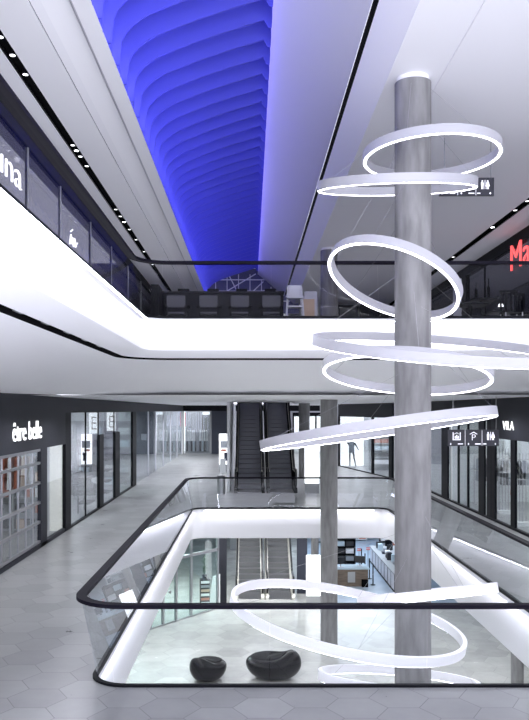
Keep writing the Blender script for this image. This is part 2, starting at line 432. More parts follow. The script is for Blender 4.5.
# --- hall ceiling at the top with the skylight
Y0, Y1 = 2.0, 50.0
def strip(x0, z0, x1, z1, m, name, y0=Y0, y1=Y1, th=.02):
    b = MB(); dx, dz = x1-x0, z1-z0; l = math.hypot(dx, dz); nx, nz = -dz/l*th, dx/l*th
    b.prism([(x0, y0, z0), (x1, y0, z1), (x1+nx, y0, z1+nz), (x0+nx, y0, z0+nz)], (0, y1-y0, 0))
    return struct(b.build(name, m))
strip(-7.0, UC, -3.86, UC, 'white_soft', 'ceiling_upper_left')
strip(-3.69, UC, -3.05, UC, 'white_soft', 'ceiling_upper_left.001')
strip(-3.03, UC, -2.89, UC+.03, 'white', 'ceiling_upper_left.002')
strip(-2.89, UC+.03, -2.53, UC+.10, 'white_soft', 'ceiling_upper_left.003')
strip(-2.45, UC, -2.19, UC, 'white', 'ceiling_upper_left.004')
b = MB(); b.bb(-3.86, -3.69, Y0, Y1, UC+.10, UC+.12); b.bb(-3.88, -3.86, Y0, Y1, UC, UC+.12); b.bb(-3.69, -3.67, Y0, Y1, UC+.02, UC+.12)
b.bb(-3.055, -3.025, Y0, Y1, UC+.03, UC+.05)
struct(b.build('trim_4', 'black'))
b = MB(); b.bb(-2.56, -2.45, Y0, Y1, UC+.13, UC+.15); b.bb(-2.47, -2.45, Y0, Y1, UC+.02, UC+.15)
struct(b.build('trim_5', 'grey_panel'))
b = MB(); b.bb(-2.66, -2.62, Y0, Y1, UC+.16, 11.9); b.bb(-2.66, -2.45, Y0, Y1, UC+.16, UC+.18); struct(b.build('wall_skylight_left', 'skywall'))
b = MB(); b.bb(-2.7, 1.2, Y0, Y1, 11.9, 11.95); struct(b.build('ceiling_skylight', 'skywall'))
# sloping right side, from the flat ceiling up past the slot to the apex and beyond
SX = lambda t: (.42+1.92*t, 10.70-1.58*t)
def seg(t0, t1, m, name):
    a = SX(t0); c = SX(t1); return strip(c[0], c[1], a[0], a[1], m, name)
seg(.768, 1.0, 'white_soft', 'wall_skylight_right')
seg(0, .727, 'skywall', 'wall_skylight_right.001')
struct(MB().bb(.43, .47, Y0, Y1, 10.70, 11.9).build('wall_skylight_right.002', 'skywall'))
b = MB(); a = SX(.715); c = SX(.78); b.prism([(a[0]+.05, Y0, a[1]+.06), (c[0]+.05, Y0, c[1]+.06), (c[0]+.07, Y0, c[1]+.09), (a[0]+.07, Y0, a[1]+.09)], (0, Y1-Y0, 0))
struct(b.build('trim_6', 'black'))
strip(2.34, UC, 3.22, UC, 'white_soft', 'ceiling_upper_right')
strip(3.235, UC, 7.38, UC, 'white_soft', 'ceiling_upper_right.001')
strip(7.60, UC, 13, UC, 'white_soft', 'ceiling_upper_right.002')
b = MB(); b.bb(3.21, 3.245, Y0, Y1, UC+.03, UC+.05); struct(b.build('trim_7', 'grey_panel'))
b = MB(); b.bb(7.38, 7.60, Y0, Y1, UC+.12, UC+.14); b.bb(7.36, 7.38, Y0, Y1, UC+.02, UC+.14); b.bb(7.60, 7.62, Y0, Y1, UC, UC+.14)
struct(b.build('trim_8', 'black'))
# glazed gable at the end of the skylight
b = MB(); b.bb(-2.4, 2.6, 42.3, 42.36, 8.6, 12); struct(b.build('window_1', 'nightglass'))
b = MB(); b.bb(-11, 13.5, 49.9, 50.1, UP, UC); struct(b.build('wall_upper_far', 'grey_panel'))

# baffles of the skylight
prof = [(-2.19, 9.12), (-2.185, 9.45), (-2.16, 9.70), (-2.09, 9.86), (-1.98, 9.985), (-1.84, 10.09), (-1.68, 10.185), (-1.30, 10.335), (-.947, 10.47), (-.4, 10.65), (.12, 10.81), (.27, 10.86), (.33, 10.775)]
out = prof[:-1] + [(.34, 10.73), (.42, 10.71), (.42, 11.70), (-2.60, 11.70), (-2.60, 9.32), (-2.21, 9.32)]
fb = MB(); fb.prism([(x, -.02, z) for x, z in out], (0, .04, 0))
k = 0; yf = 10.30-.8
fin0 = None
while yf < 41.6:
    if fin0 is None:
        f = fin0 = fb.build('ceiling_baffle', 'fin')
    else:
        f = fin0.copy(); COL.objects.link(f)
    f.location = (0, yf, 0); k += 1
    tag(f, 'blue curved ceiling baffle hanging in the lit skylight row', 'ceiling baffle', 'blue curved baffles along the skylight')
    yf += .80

# --- ground floor side walls behind the shop fronts
def room(name, x0, x1, y0, y1, z0, z1, m, side):
    """three walls of a shop behind its front; side = the open side"""
    b = MB(); t = .08
    if side != 'x1': b.bb(x1-t, x1, y0, y1, z0, z1)
    if side != 'x0': b.bb(x0, x0+t, y0, y1, z0, z1)
    b.bb(x0, x1, y0, y0+t, z0, z1); b.bb(x0, x1, y1-t, y1, z0, z1)
    return struct(b.build(name, m))
room('wall_shop_left', -9.6, LF, 8.0, 23.35, 0, GC, 'shopgrey', 'x1')
room('wall_shop_left.001', -9.8, LF, 23.4, 36.9, 0, GC, 'shopwhite', 'x1')
room('wall_shop_left.002', -9.8, LF, 37, 63.9, 0, GC, 'shopwhite', 'x1')
room('wall_shop_right', RF, 12, 14, 30.6, 0, GC, 'shopwhite', 'x0')
room('wall_shop_right.001', RF, 12, 30.7, 41, 0, GC, 'shopgrey', 'x0')
area('light_shop_left', (-7.6, 16.5, 3.75), 2.2, 11, 190, (1, .96, .90))
area('light_shop_left_middle', (-7.4, 29.5, 3.75), 2.0, 11, 330, (.93, .97, 1))
area('light_shop_left_far', (-7.4, 50, 3.75), 2.0, 24, 700, (.97, .98, 1))
area('light_shop_right', (9.9, 23, 3.75), 2.0, 12, 300, (.95, .97, 1))
area('light_shop_right_far', (9.9, 36, 3.75), 2.0, 8, 130, (.95, .97, 1))
area('light_shop_end', (-4.5, 66.5, 3.7), 5, 2.5, 300, (1, 1, 1))
# upper floor: side walls behind the fronts
struct(MB().bb(-7.0, -6.9, 2, 50, UP, UC).build('wall_upper_left', 'shopgrey'))
struct(MB().bb(12.4, 12.5, 2, 50, UP, UC).build('wall_upper_right', 'grey_panel'))
# far end wall of the ground floor hall, with openings for the shop and the doors
b = MB()
b.bb(-1.45, 3.4, 63.9, 64.1, 0, GC); b.bb(6.8, 13.5, 63.9, 64.1, 0, GC); b.bb(-5.9, -3.0, 63.9, 64.1, 3.35, GC); b.bb(3.4, 6.8, 63.9, 64.1, 3.1, GC)
struct(b.build('wall_far', 'grey_panel'))
struct(MB().bb(-11, 13.5, 67.9, 68, 0, GC).build('wall_far.001', 'shopwhite'))
struct(MB().bb(-3.05, -1.4, 63.6, 63.9, 0, GC).build('wall_far.002', 'navy'))
struct(MB().bb(-5.35, 5.5, 62.9, 63.1, 3.42, GC).build('trim_9', 'dark'))
# ================================================================== COLUMNS
def column(x, y, r, z0, z1, label, cat='column', m='concrete'):
    t = thing('concrete_column', label, cat, (x, y, z0))
    MB().cyl((0, 0, 0), (0, 0, z1-z0-(.09 if z1 > 8 else 0)), r, n=48).build('shaft', m, t, smooth='angle')
    if z1 > 8: MB().cyl((0, 0, z1-z0-.09), (0, 0, z1-z0-.002), r-.03, n=48).build('neck', 'white', t, smooth='angle')
    return t
column(2.76, 13.56, .305, LOW, UC, 'big raw concrete column in front, ringed by the glowing hoops')
column(2.745, 27.8, .295, LOW, UC, 'raw concrete column behind the front one, by the far end of the opening')
column(2.85, 42.0, .29, 0, GC, 'concrete column on the ground floor right of the escalators')
column(7.85, 23.5, .18, LOW, SOF, 'slim dark column under the right slab on the lower floor')
column(3.05, 37.6, .18, LOW, SOF, 'slim pale column behind the lit totem on the lower floor')

# ================================================================== LIGHT RINGS
RINGS = [
 (3.076,13.561,7.841,1.120,-0.030,0.021, 'topmost glowing hoop around the front column, nearly level, below the ceiling'),
 (2.483,13.572,7.316,1.302,0.191,0.015, 'second glowing hoop from the top, flat and wide, overlapping the hanging sign'),
 (2.422,13.471,5.691,1.123,-0.317,-0.422, 'steeply tilted round glowing hoop in front of the upper handrail'),
 (2.985,12.691,4.489,1.956,0.170,-0.062, 'wide glowing hoop running out of the picture on the right, before the white slab edge'),
 (2.653,13.564,4.135,1.390,-0.175,-0.102, 'glowing hoop seen as a thin oval line against the white soffit'),
 (2.113,13.391,3.176,1.933,-0.085,0.141, 'glowing hoop seen edge-on as a long bar rising right, at shop sign height'),
 (1.633,13.551,-0.016,1.961,0.027,-0.177, 'widest low glowing hoop sweeping in front of the lower escalators'),
 (3.002,13.610,0.368,1.147,-0.238,0.106, 'glowing hoop seen edge-on as a short white bar just above the front handrail'),
 (2.511,13.584,-1.083,1.319,-0.193,-0.066, 'lowest glowing hoop, cut off by the edge of the tiled floor'),
]
def make_ring(xc, yc, zc, r, a, c, label):
    t = thing('ring_pendant_light', label, 'pendant light', (xc, yc, zc), 0, 'glowing hoops around the front column')
    nrm = Vector((-c, -a, 1)).normalized(); u = Vector((1, 0, c)).normalized(); v = nrm.cross(u)
    N = 128; w, h = .035, .075
    def lp(rr, hh): return [u*(rr*math.cos(2*PI*i/N))+v*(rr*math.sin(2*PI*i/N))+nrm*hh for i in range(N)]
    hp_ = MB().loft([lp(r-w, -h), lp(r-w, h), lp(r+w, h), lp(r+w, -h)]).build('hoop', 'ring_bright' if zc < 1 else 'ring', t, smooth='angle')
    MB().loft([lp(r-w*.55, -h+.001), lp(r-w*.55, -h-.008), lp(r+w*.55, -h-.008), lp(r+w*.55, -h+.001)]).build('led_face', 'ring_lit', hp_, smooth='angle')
    ctr = Vector((2.76-xc, 13.56-yc, 0))
    for kk in range(3):
        th = 2*PI*(kk/3)+.5+zc
        p = u*(r*math.cos(th))+v*(r*math.sin(th))+nrm*h
        d = (p-ctr); d.z = 0; d.normalize()
        q = ctr+d*.30; q.z = p.z+1.0 if p.z+zc+1.0 < 9.0 else 9.05-zc
        MB().cyl(p, q, .0022, n=5).build('cable', 'steel', t)
    return t
for R_ in RINGS: make_ring(*R_)

# ================================================================== BALUSTRADES
def balustrade(name, label, pts_base, pts_top, z0, h, joints, closed, gm='glass'):
    """leaning frameless glass: base line -> top line, a shoe, glass panels between joints, a flat handrail"""
    t = thing(name, label, 'balustrade', (pts_base[0][0], pts_base[0][1], z0))
    o = Vector((pts_base[0][0], pts_base[0][1], z0))
    B = [Vector((p[0], p[1], z0))-o for p in pts_base]; T = [Vector((p[0], p[1], z0+h))-o for p in pts_top]
    n = len(B)
    # outward direction (void -> floor)
    D = [((T[i]-B[i])*Vector((1, 1, 0))).normalized() for i in range(n)]
    Z = Vector((0, 0, 1))
    MB().loft([[B[i]-D[i]*.015+Z*-.02 for i in range(n)], [B[i]-D[i]*.015+Z*.03 for i in range(n)], [B[i]+D[i]*.055+Z*.03 for i in range(n)], [B[i]+D[i]*.055+Z*.0 for i in range(n)]], closed).build('base_shoe', 'dark', t)
    w, th = .065, .05
    MB().loft([[T[i]-D[i]*w for i in range(n)], [T[i]-D[i]*w+Z*th for i in range(n)], [T[i]+D[i]*w+Z*th for i in range(n)], [T[i]+D[i]*w for i in range(n)], [T[i]-D[i]*w for i in range(n)]], closed).build('handrail', 'rail', t, smooth='angle')
    # walk along the base, cutting panels
    m = n if closed else n-1
    segs = []; cur = [(B[0], T[0])]; acc = 0; 
    for i in range(m):
        a, c = i, (i+1) % n; L = (B[c]-B[a]).length; s = 0
        while acc+(L-s) >= joints:
            s += joints-acc; f = s/L
            q = (B[a].lerp(B[c], f), T[a].lerp(T[c], f)); cur.append(q); segs.append(cur); cur = [q]; acc = 0
        acc += L-s; cur.append((B[c], T[c]))
    if len(cur) > 1: segs.append(cur)
    for sg in segs:
        if (sg[-1][0]-sg[0][0]).length < .05: continue
        d0 = (sg[1][0]-sg[0][0]).normalized()*.005; d1 = (sg[-1][0]-sg[-2][0]).normalized()*.005
        sg = list(sg); sg[0] = (sg[0][0]+d0, sg[0][1]+d0); sg[-1] = (sg[-1][0]-d1, sg[-1][1]-d1)
        MB().loft([[x[0]+Z*.025 for x in sg], [x[1]-(x[1]-x[0])*.01 for x in sg]], closed=False).build('glass_panel', gm, t, recalc=False)
    return t
base = [(x, y) for x, y, z in rrect(VX0, VX1, VY0, VY1, .45, 0)]
top = [(x, y) for x, y, z in rrect(VX0-.2, VX1+.2, VY0-.2, VY1+.2, .65, 0)]
balustrade('glass_balustrade', 'frameless glass balustrade with dark flat handrail around the ground floor opening', base, top, 0, 1.04, 1.98, True)
base = [(x, y) for x, y, z in upath(0, 0)]; top = [(x, y) for x, y, z in upath(.2, 0)]
balustrade('glass_balustrade', 'glass balustrade with black handrail along the upper gallery edge', base, top, UP, 1.02, 1.98, False, 'glass_up')

# ================================================================== SHOP FRONTS
def frame_box(x, y0, y1, z0, z1, w=.12): return (x-w/2, x+w/2, y0, y1, z0, z1)
# -- left shop with the see-through roller grille
t = thing('storefront', 'dark grey shop front with roller grille at the left edge of the picture', 'shop front', (LF, 17, 0))
def part(name, boxes, m, t, bevel=0):
    b = MB(); L = Vector(t.location)
    for q in boxes: b.bb(q[0]-L.x, q[1]-L.x, q[2]-L.y, q[3]-L.y, q[4]-L.z, q[5]-L.z)
    return b.build(name, m, t, bevel=bevel)
part('fascia_board', [(LF-.15, LF+.05, 9, 23.0, 2.52, 3.42)], 'char', t)
part('corner_post', [(LF-.05, LF+.04, 20.35, 20.95, 0, 2.52)], 'char', t)
part('corner_post', [(LF-.12, LF+.06, 12.0, 12.3, 0, 2.52)], 'char', t)
part('base_rail', [(LF-.08, LF+.04, 9, 23.0, 0, .10)], 'char', t)
part('window_pane', [(LF-.02, LF-.01, 20.95, 22.95, .1, 2.52)], 'glass_shop', t)
g = part('roller_grille', [(LF-.05, LF+.02, 12.3, 20.35, z, z+.065) for z in (.12, .62, 1.12, 1.62, 2.12, 2.45)] +
     [(LF-.035, LF+.005, y, y+.035, .1, 2.5) for y in [12.3+.62*i for i in range(13)]], 'steel', t)
part('grille_glazing', [(LF-.018, LF-.012, 12.3, 20.35, .1, 2.5)], 'glass_shop', t)
s = thing('shop_sign', 'white lit lettering être belle on the left shop fascia', 'sign', (LF+.06, 17.85, 2.79))
text_obj('lettering', 'être belle', .6, 'letter', s, (0, 0, 0), PI/2, .03, .7, width=2.45, height=.44)
# -- left glazed fronts further back
t = thing('storefront', 'glazed shop front with tall black door leaves and two lit E signs', 'shop front', (LF, 23.2, 0))
part('door_post', [(LF-.05, LF+.04, 23.05, 23.75, 0, 3.42)], 'dark', t)
part('door_post', [(LF-.05, LF+.04, 36.3, 37.4, 0, 3.42)], 'dark', t)
for y0, y1, m in ((23.75, 26.05, 'glass_shop'), (26.1, 28.2, 'glass_shop'), (29.1, 31.5, 'glass_shop'), (32.7, 36.2, 'glass_green')):
    part('window_pane', [(LF-.02, LF-.01, y0, y1, .05, 3.42)], m, t)
    part('mullion', [(LF-.03, LF+.01, y1, y1+.06, 0, 3.42)], 'dark', t)
for y0, y1 in ((28.2, 29.1), (31.5, 32.7)):
    part('door_leaf', [(LF-.04, LF+.04, y0+.05, y1-.05, 0.0, 2.62)], 'dark', t)
    part('header_pane', [(LF-.02, LF-.01, y0, y1, 2.62, 3.42)], 'glass_shop', t)
part('base_rail', [(LF-.05, LF+.04, 23.1, 37.3, 0, .05)], 'dark', t)
for y, lab in ((28.7, 'nearer lit white panel with a black E in the left shop window'), (32.3, 'farther lit white panel with a black E beside the inner door leaf')):
    s = thing('lit_sign', lab, 'sign', (LF-.42, y, 2.66), 0, 'lit E signs in the glazed shop')
    bx_ = MB().bb(0, .34, -.04, .04, 0, .74).build('light_box', 'letter', s)
    text_obj('lettering', 'E', .4, 'black', s, (.10, -.045, .14), 0, .008, width=.17, height=.46)
    MB().cyl((.17, 0, .74), (.17, 0, 3.84-2.66), .012, n=6).build('hanger', 'steel', s)
t = thing('storefront', 'long pale glass shop wall towards the far end on the left', 'shop front', (LF, 37.5, 0))
ys = [37.5, 42.2, 45.5, 49.5, 54.0, 58.8, 62.8]
for y0, y1 in zip(ys, ys[1:]):
    part('window_pane', [(LF-.02, LF-.01, y0, y1-.08, .05, 3.42)], 'glass_shop', t)
    part('mullion', [(LF-.04, LF+.02, y1-.08, y1, 0, 3.42)], 'grey_panel', t)
struct(MB().bb(LF-.16, LF+.10, 8, 63, 3.42, GC+.06).build('trim_10', 'char'))
struct(MB().bb(LF-.6, LF-.5, 41.5, 50, 0.0, 3.42).build('wall_shop_screen', 'shopgrey'))
# -- right fronts
t = thing('storefront', 'black framed shop front with the VILA fascia on the right', 'shop front', (RF, 22, 0))
part('fascia_board', [(RF-.05, RF+.15, 14.2, 25.4, 2.62, GC+.05)], 'char', t)
for y in (25.1, 23.2, 18.2): part('door_post', [(RF-.02, RF+.05, y, y+.38, 0, 2.62)], 'dark', t)
for y0, y1 in ((23.58, 25.1), (18.58, 23.2)):
    part('window_pane', [(RF+.01, RF+.02, y0, y1, .05, 2.62)], 'glass_shop', t)
part('base_rail', [(RF-.04, RF+.06, 14.2, 25.6, 0, .07)], 'dark', t)
s = thing('shop_sign', 'small white lettering VILA on the dark right fascia', 'sign', (RF-.07, 24.15, 2.91))
text_obj('lettering', 'VILA', .3, 'letter', s, (0, 0, 0), -PI/2, .02, width=1.0, height=.26)
t = thing('storefront', 'right shop front of tall glass panes between black posts', 'shop front', (RF, 25.6, 0))
for y0, y1 in ((25.5, 25.95), (26.25, 26.9), (28.2, 28.32), (29.5, 29.62), (31.1, 32.1), (36.0, 36.12)): part('post', [(RF-.02, RF+.04, y0, y1, 0, 3.42)], 'dark', t)
for y0, y1 in ((25.95, 26.25), (26.9, 28.2), (28.32, 29.5), (29.62, 31.1), (32.1, 36.0), (36.12, 40.9)):
    part('window_pane', [(RF+.01, RF+.02, y0, y1, .05, 3.42)], 'glass_shop', t)
part('base_rail', [(RF-.04, RF+.06, 25.6, 41, 0, .06)], 'dark', t)
struct(MB().bb(RF-.08, RF+.16, 25.6, 41, 3.42, GC+.06).build('trim_11', 'char'))
# oblique front at the far right
ax, ay, bx, by = 7.25, 40.6, 5.55, 50.0
L = math.hypot(bx-ax, by-ay); ang = math.atan2(by-ay, bx-ax)
t = thing('storefront', 'oblique bright shop window behind the edge-on hoop, right of the second column', 'shop front', (ax, ay, 0), ang)
MB().bb(0, L, -.08, .05, 3.1, GC).build('fascia_board', 'char', t)
for s0, s1 in ((0, .45), (3.0, 3.18), (L-.12, L)): MB().bb(s0, s1, -.06, .06, 0, 3.1).build('post', 'dark', t)
MB().bb(0, L, -.04, .04, 0, .05).build('base_rail', 'dark', t)
MB().bb(.45, 3.0, -.005, .005, .05, 3.1).build('window_pane', 'glass_shop', t)
MB().bb(3.18, L-.12, -.005, .005, .05, 3.1).build('window_pane', 'glass_shop', t)
bb_ = MB()
for z in (.35, .75, 1.15, 1.55, 1.95, 2.35): bb_.bb(6.95, 8.3, 46.1, 46.5, z, z+.05)
bb_.bb(6.9, 6.96, 46.1, 46.5, 0, 2.5).bb(8.28, 8.34, 46.1, 46.5, 0, 2.5).bb(6.9, 8.34, 46.5, 46.53, 0, 2.5)
sh = bb_.build('shelf_unit', 'shopgrey')
tag(sh, 'open grey shelves behind the right half of the oblique shop window', 'shelf')
for k_, (c, lb) in enumerate((('cloth_w', 'white'), ('cloth_k', 'black'), ('cloth_b', 'pale blue'), ('cloth_o', 'rust'), ('cloth_w', 'ivory'))):
    o = MB().bb(-.5, .5, -.12, .12, 0, .22).build('folded_stack', c); o.location = (7.6, 46.28, .40+k_*.4)
    tag(o, '%s folded goods on the open shelves of the oblique window' % lb, 'folded goods')
dq = Matrix.Rotation(ang, 4, 'Z')
# light wall behind the mannequin
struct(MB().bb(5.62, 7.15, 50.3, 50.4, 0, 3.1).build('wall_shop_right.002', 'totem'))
struct(MB().bb(7.15, 9.5, 50.3, 50.4, 0, 3.1).build('wall_shop_right.003', 'shopwhite'))
area('light_shop_oblique', (7.3, 44.6, 3.6), .8, 5, 90, (.95, .97, 1))

# far end doors (centre right)
t = thing('glazed_entrance', 'far glazed entrance with dark frames between the middle columns', 'shop front', (3.4, 63.9, 0))
MB().bb(0, 3.4, -.05, .05, 3.0, 3.3).build('header', 'dark', t)
for x in (0, .9, 1.8, 2.6, 3.3): MB().bb(x, x+.12, -.05, .05, 0, 3.0).build('mullion', 'dark', t)
MB().bb(0, 3.4, -.005, .005, 0, 3.0).build('window_pane', 'glass_shop', t)
area('light_far_entrance', (5.0, 66, 3.7), 3, 2, 130, (1, 1, 1))

# far shop window with clothes
t = thing('storefront', 'bright shop window with hanging clothes at the far end of the left walkway', 'shop front', (-5.35, 63.7, 0))
MB().bb(0, .10, -.05, .05, 0, 3.4).build('post', 'shopgrey', t); MB().bb(2.15, 2.35, -.05, .05, 0, 3.4).build('post', 'shopgrey', t)
MB().bb(.1, 2.15, -.01, .0, .06, 3.35).build('window_pane', 'glass_shop', t); MB().bb(0, 2.3, -.05, .05, 0, .06).build('base_rail', 'shopgrey', t)
struct(MB().bb(-5.3, -3.1, 65.5, 65.6, 0, 3.35).build('wall_far.003', 'shopgrey'))

def garment(col):
    b = MB()
    b.loft([[(-.03, -.05, 0), (.03, -.05, 0), (.03, .05, 0), (-.03, .05, 0)], [(-.04, -.20, -.07), (.04, -.20, -.07), (.04, .20, -.07), (-.04, .20, -.07)],
            [(-.045, -.21, -.35), (.045, -.21, -.35), (.045, .21, -.35), (-.045, .21, -.35)], [(-.06, -.24, -.85), (.06, -.24, -.85), (.06, .24, -.85), (-.06, .24, -.85)]], endcaps=True)
    return b
def rack(x, y, z, rz, L, label, h=1.5):
    t = thing('clothes_rack', label, 'clothes rack', (x, y, z), rz)
    MB().cyl((-L/2, 0, h), (L/2, 0, h), .018, n=8).build('hanging_bar', 'steel', t)
    for s in (-1, 1):
        MB().cyl((s*L/2, 0, .02), (s*L/2, 0, h), .018, n=8).build('upright', 'steel', t)
        MB().bb(s*L/2-.03, s*L/2+.03, -.25, .25, 0, .03).build('foot', 'steel', t)
    return t
def garments(x, y, z, rz, L, n, cols, h, labels, group):
    protos = {}
    for i in range(n):
        c = cols[i % len(cols)]; s = -L/2+L*(i+.5)/n
        px, py = x+math.cos(rz)*s, y+math.sin(rz)*s
        if c not in protos:
            g = garment(c).build('hanging_garment', c); protos[c] = g
        else: g = protos[c].copy(); COL.objects.link(g)
        g.location = (px, py, z+h-.035); g.rotation_euler = (0, 0, rz)
        tag(g, labels[c], 'garment', group+' '+c.replace('_', ' '))
GL = lambda where: {'cloth_w': 'white garment hanging '+where, 'cloth_k': 'black garment hanging '+where, 'cloth_g': 'grey garment hanging '+where, 'cloth_b': 'pale blue garment hanging '+where, 'cloth_r': 'red garment hanging '+where, 'cloth_o': 'rust brown garment hanging '+where}
rack(-4.75, 64.5, 0, 0, .85, 'low clothes rack left in the far shop window', 1.9)
garments(-4.75, 64.5, 0, 0, .66, 4, ['cloth_w', 'cloth_w', 'cloth_w'], 1.9, GL('on the left rack of the far shop'), 'far left rack')
rack(-3.75, 64.5, 0, 0, .95, 'clothes rack right in the far shop window, nearest the navy wall', 1.9)
garments(-3.75, 64.5, 0, 0, .72, 4, ['cloth_w', 'cloth_w', 'cloth_w'], 1.9, GL('on the right rack of the far shop'), 'far right rack')
rack(-4.3, 65.0, 0, 0, 1.9, 'rear clothes rack across the far shop', 1.05)
garments(-4.3, 65.0, 0, 0, 1.8, 10, ['cloth_k', 'cloth_g', 'cloth_k', 'cloth_b'], 1.05, GL('on the rear rack of the far shop'), 'far rear rack')
o = MB().bb(-5.22, -5.12, 63.9, 63.95, 2.2, 3.3).build('hanging_banner', 'cloth_r'); tag(o, 'narrow red banner in the far shop window', 'banner')
rack(9.6, 28.2, 0, 0, 1.7, 'clothes rack deep inside the VILA shop, nearer one', 1.75)
garments(9.6, 28.2, 0, 0, 1.6, 8, ['cloth_k', 'cloth_g', 'cloth_w'], 1.75, GL('on the nearer rack in the VILA shop'), 'right near rack')
rack(9.1, 29.8, 0, 0, 1.5, 'clothes rack deep inside the VILA shop, rear one', 1.75)
garments(9.1, 29.8, 0, 0, 1.4, 6, ['cloth_g', 'cloth_k'], 1.75, GL('on the rear rack in the VILA shop'), 'right rear rack')
g = garment('cloth_r').build('hanging_garment', 'cloth_r'); g.location = (8.14, 24.75, 1.42); g.scale = (1, .4, .65); tag(g, 'bright red garment just behind the black post of the VILA front', 'garment')
for (xx, yy, lab) in ((8.05, 24.2, 'steel display stand of upright bars behind the nearer VILA window'), (8.42, 27.0, 'steel display stand of upright bars behind the farther VILA pane')):
    t = thing('display_stand', lab, 'display stand', (xx, yy, 0))
    for i in range(4): MB().cyl((i*.10, 0, .04), (i*.10, 0, 2.2), .014, n=6).build('bar', 'steel', t)
    MB().bb(-.08, .38, -.15, .15, 0, .12).build('base_plate', 'shopwhite', t)
    MB().cyl((0, 0, 1.4), (.30, 0, 1.4), .012, n=6).build('cross_bar', 'steel', t)
for (xx, yy, c, lab) in ((8.9, 33.5, 'cloth_k', 'dark display block left of the double black post on the right'), (8.5, 35.5, 'cloth_g', 'grey display block behind the right shop glass'), (9.4, 31.8, 'cloth_k', 'dark display block in the middle of the right shop')):
    t = thing('display_block', lab, 'display block', (xx, yy, 0))
    MB().bb(-.5, .5, -.4, .4, 0, 1.1).build('plinth', 'shopwhite', t); MB().bb(-.42, .42, -.3, .3, 1.1, 1.5).build('goods_pile', c, t, bevel=.05)
# shelves with boxes in the left shop
def shelf(x, y, z, rz, w, h, n, label, m='shopwhite', d=.35):
    t = thing('display_shelf', label, 'shelf', (x, y, z), rz)
    for s in (-1, 1): MB().bb(s*w/2-.02, s*w/2+.02, -d/2, d/2, 0, h).build('side_panel', m, t)
    for i in range(n): MB().bb(-w/2, w/2, -d/2, d/2, .08+i*(h-.15)/(n-1), .11+i*(h-.15)/(n-1)).build('shelf_board', m, t)
    MB().bb(-w/2, w/2, -d/2-.01, -d/2+.01, 0, h).build('back_panel', m, t)
    return t
for k_, (xx, w_) in enumerate(((-8.3, .9), (-7.3, .9), (-6.3, .9))):
    where = ['left', 'middle', 'right'][k_]
    shelf(xx, 22.95, 0, PI, w_, 2.4, 6, 'cosmetics shelf on the end wall of the grille shop, %s one' % where, 'shopgrey')
    for lv in range(5):
        cols = ['cloth_o', 'cloth_w', 'skin_box', 'cloth_k', 'cloth_g']
        for q in range(3):
            c = cols[(lv+q+k_) % 5]; o = MB().bb(-.11, .11, -.1, .07, 0, .26).build('product_box', c)
            o.location = (xx-.27+q*.27, 22.95, .11+lv*.45)
            tag(o, '%s box, %s on level %s of the %s cosmetics shelf' % ({'cloth_o': 'rust', 'cloth_w': 'white', 'skin_box': 'beige', 'cloth_k': 'black', 'cloth_g': 'grey'}[c], ['left', 'middle', 'right'][q], ['one', 'two', 'three', 'four', 'five'][lv], where), 'box', 'boxes on the cosmetics shelves')
rack(-6.05, 20.6, 0, 0, .8, 'clothes rack with rust coloured garments behind the roller grille', 2.35)
garments(-6.05, 20.6, 0, 0, .7, 4, ['cloth_o', 'cloth_w', 'cloth_o', 'skin_box'], 2.35, {**GL('behind the roller grille'), 'skin_box': 'beige garment hanging behind the roller grille'}, 'grille shop rack')
t = thing('display_table', 'low display table with a white top inside the grille shop', 'table', (-6.6, 17.3, 0))
MB().bb(-.5, .5, -.6, .6, .82, .87).build('table_top', 'shopwhite', t); MB().bb(-.42, .42, -.5, .5, 0, .82).build('plinth', 'dark', t)
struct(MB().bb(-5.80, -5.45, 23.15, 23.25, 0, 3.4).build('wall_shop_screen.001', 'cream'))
# items in the left glazed shop
for (yy, lab) in ((31.2, 'dark armchair behind the nearer left window'), (33.4, 'dark armchair deeper inside the E shop')):
    t = thing('armchair', lab, 'armchair', (-6.5 if yy < 32 else -7.3, yy, 0), -1.2)
    MB().bb(-.35, .35, -.35, .35, .18, .45).build('seat', 'seatgrey', t, bevel=.04); MB().bb(-.42, -.30, -.38, .38, .18, .95).build('backrest', 'cloth_k', t, bevel=.05)
    for s in (-1, 1): MB().bb(-.38, .35, s*.38-.05, s*.38+.05, .18, .65).build('armrest', 'cloth_k', t, bevel=.03)
    for sx in (-.3, .3):
        for sy in (-.3, .3): MB().cyl((sx, sy, 0), (sx, sy, .2), .02, n=8).build('leg', 'steel', t)
for k_, xx in enumerate((-8.7, -7.35, -6.05)):
    wh = ['leftmost', 'middle', 'rightmost'][k_]
    shelf(xx, 36.6, 0, PI, 1.25, 3.0, 6, 'tall goods shelf on the end wall of the E shop, '+wh, 'shopgrey')
    for lv in range(5):
        for q in (-1, 1):
            c = ['cloth_k', 'cloth_b', 'cloth_w', 'cloth_k', 'cloth_g'][(lv+k_+q) % 5]
            p_ = MB().bb(-.26, .26, -.14, .12, 0, .3).build('folded_stack', c); p_.location = (xx+q*.29, 36.6, .11+lv*.57)
            tag(p_, '%s goods %s on level %s of the %s E shop shelf' % ({'cloth_k': 'black', 'cloth_b': 'blue', 'cloth_w': 'white', 'cloth_g': 'grey'}[c], 'left' if q < 0 else 'right', ['one', 'two', 'three', 'four', 'five'][lv], wh), 'folded goods')
for k_, yy in enumerate((28.4, 31.9)):
    t = thing('window_shelf', 'black shelf rack standing before the %s door leaf of the E shop' % ['nearer', 'farther'][k_], 'shelf', (LF-.28, yy-.85, 0))
    for lv in range(6): MB().bb(-.2, .2, -.5, .5, .3+lv*.42, .36+lv*.42).build('shelf_board', 'dark', t)
    for e_ in (-.5, .5): MB().bb(-.2, -.16, e_-.02, e_+.02, 0, 2.5).build('upright', 'dark', t)
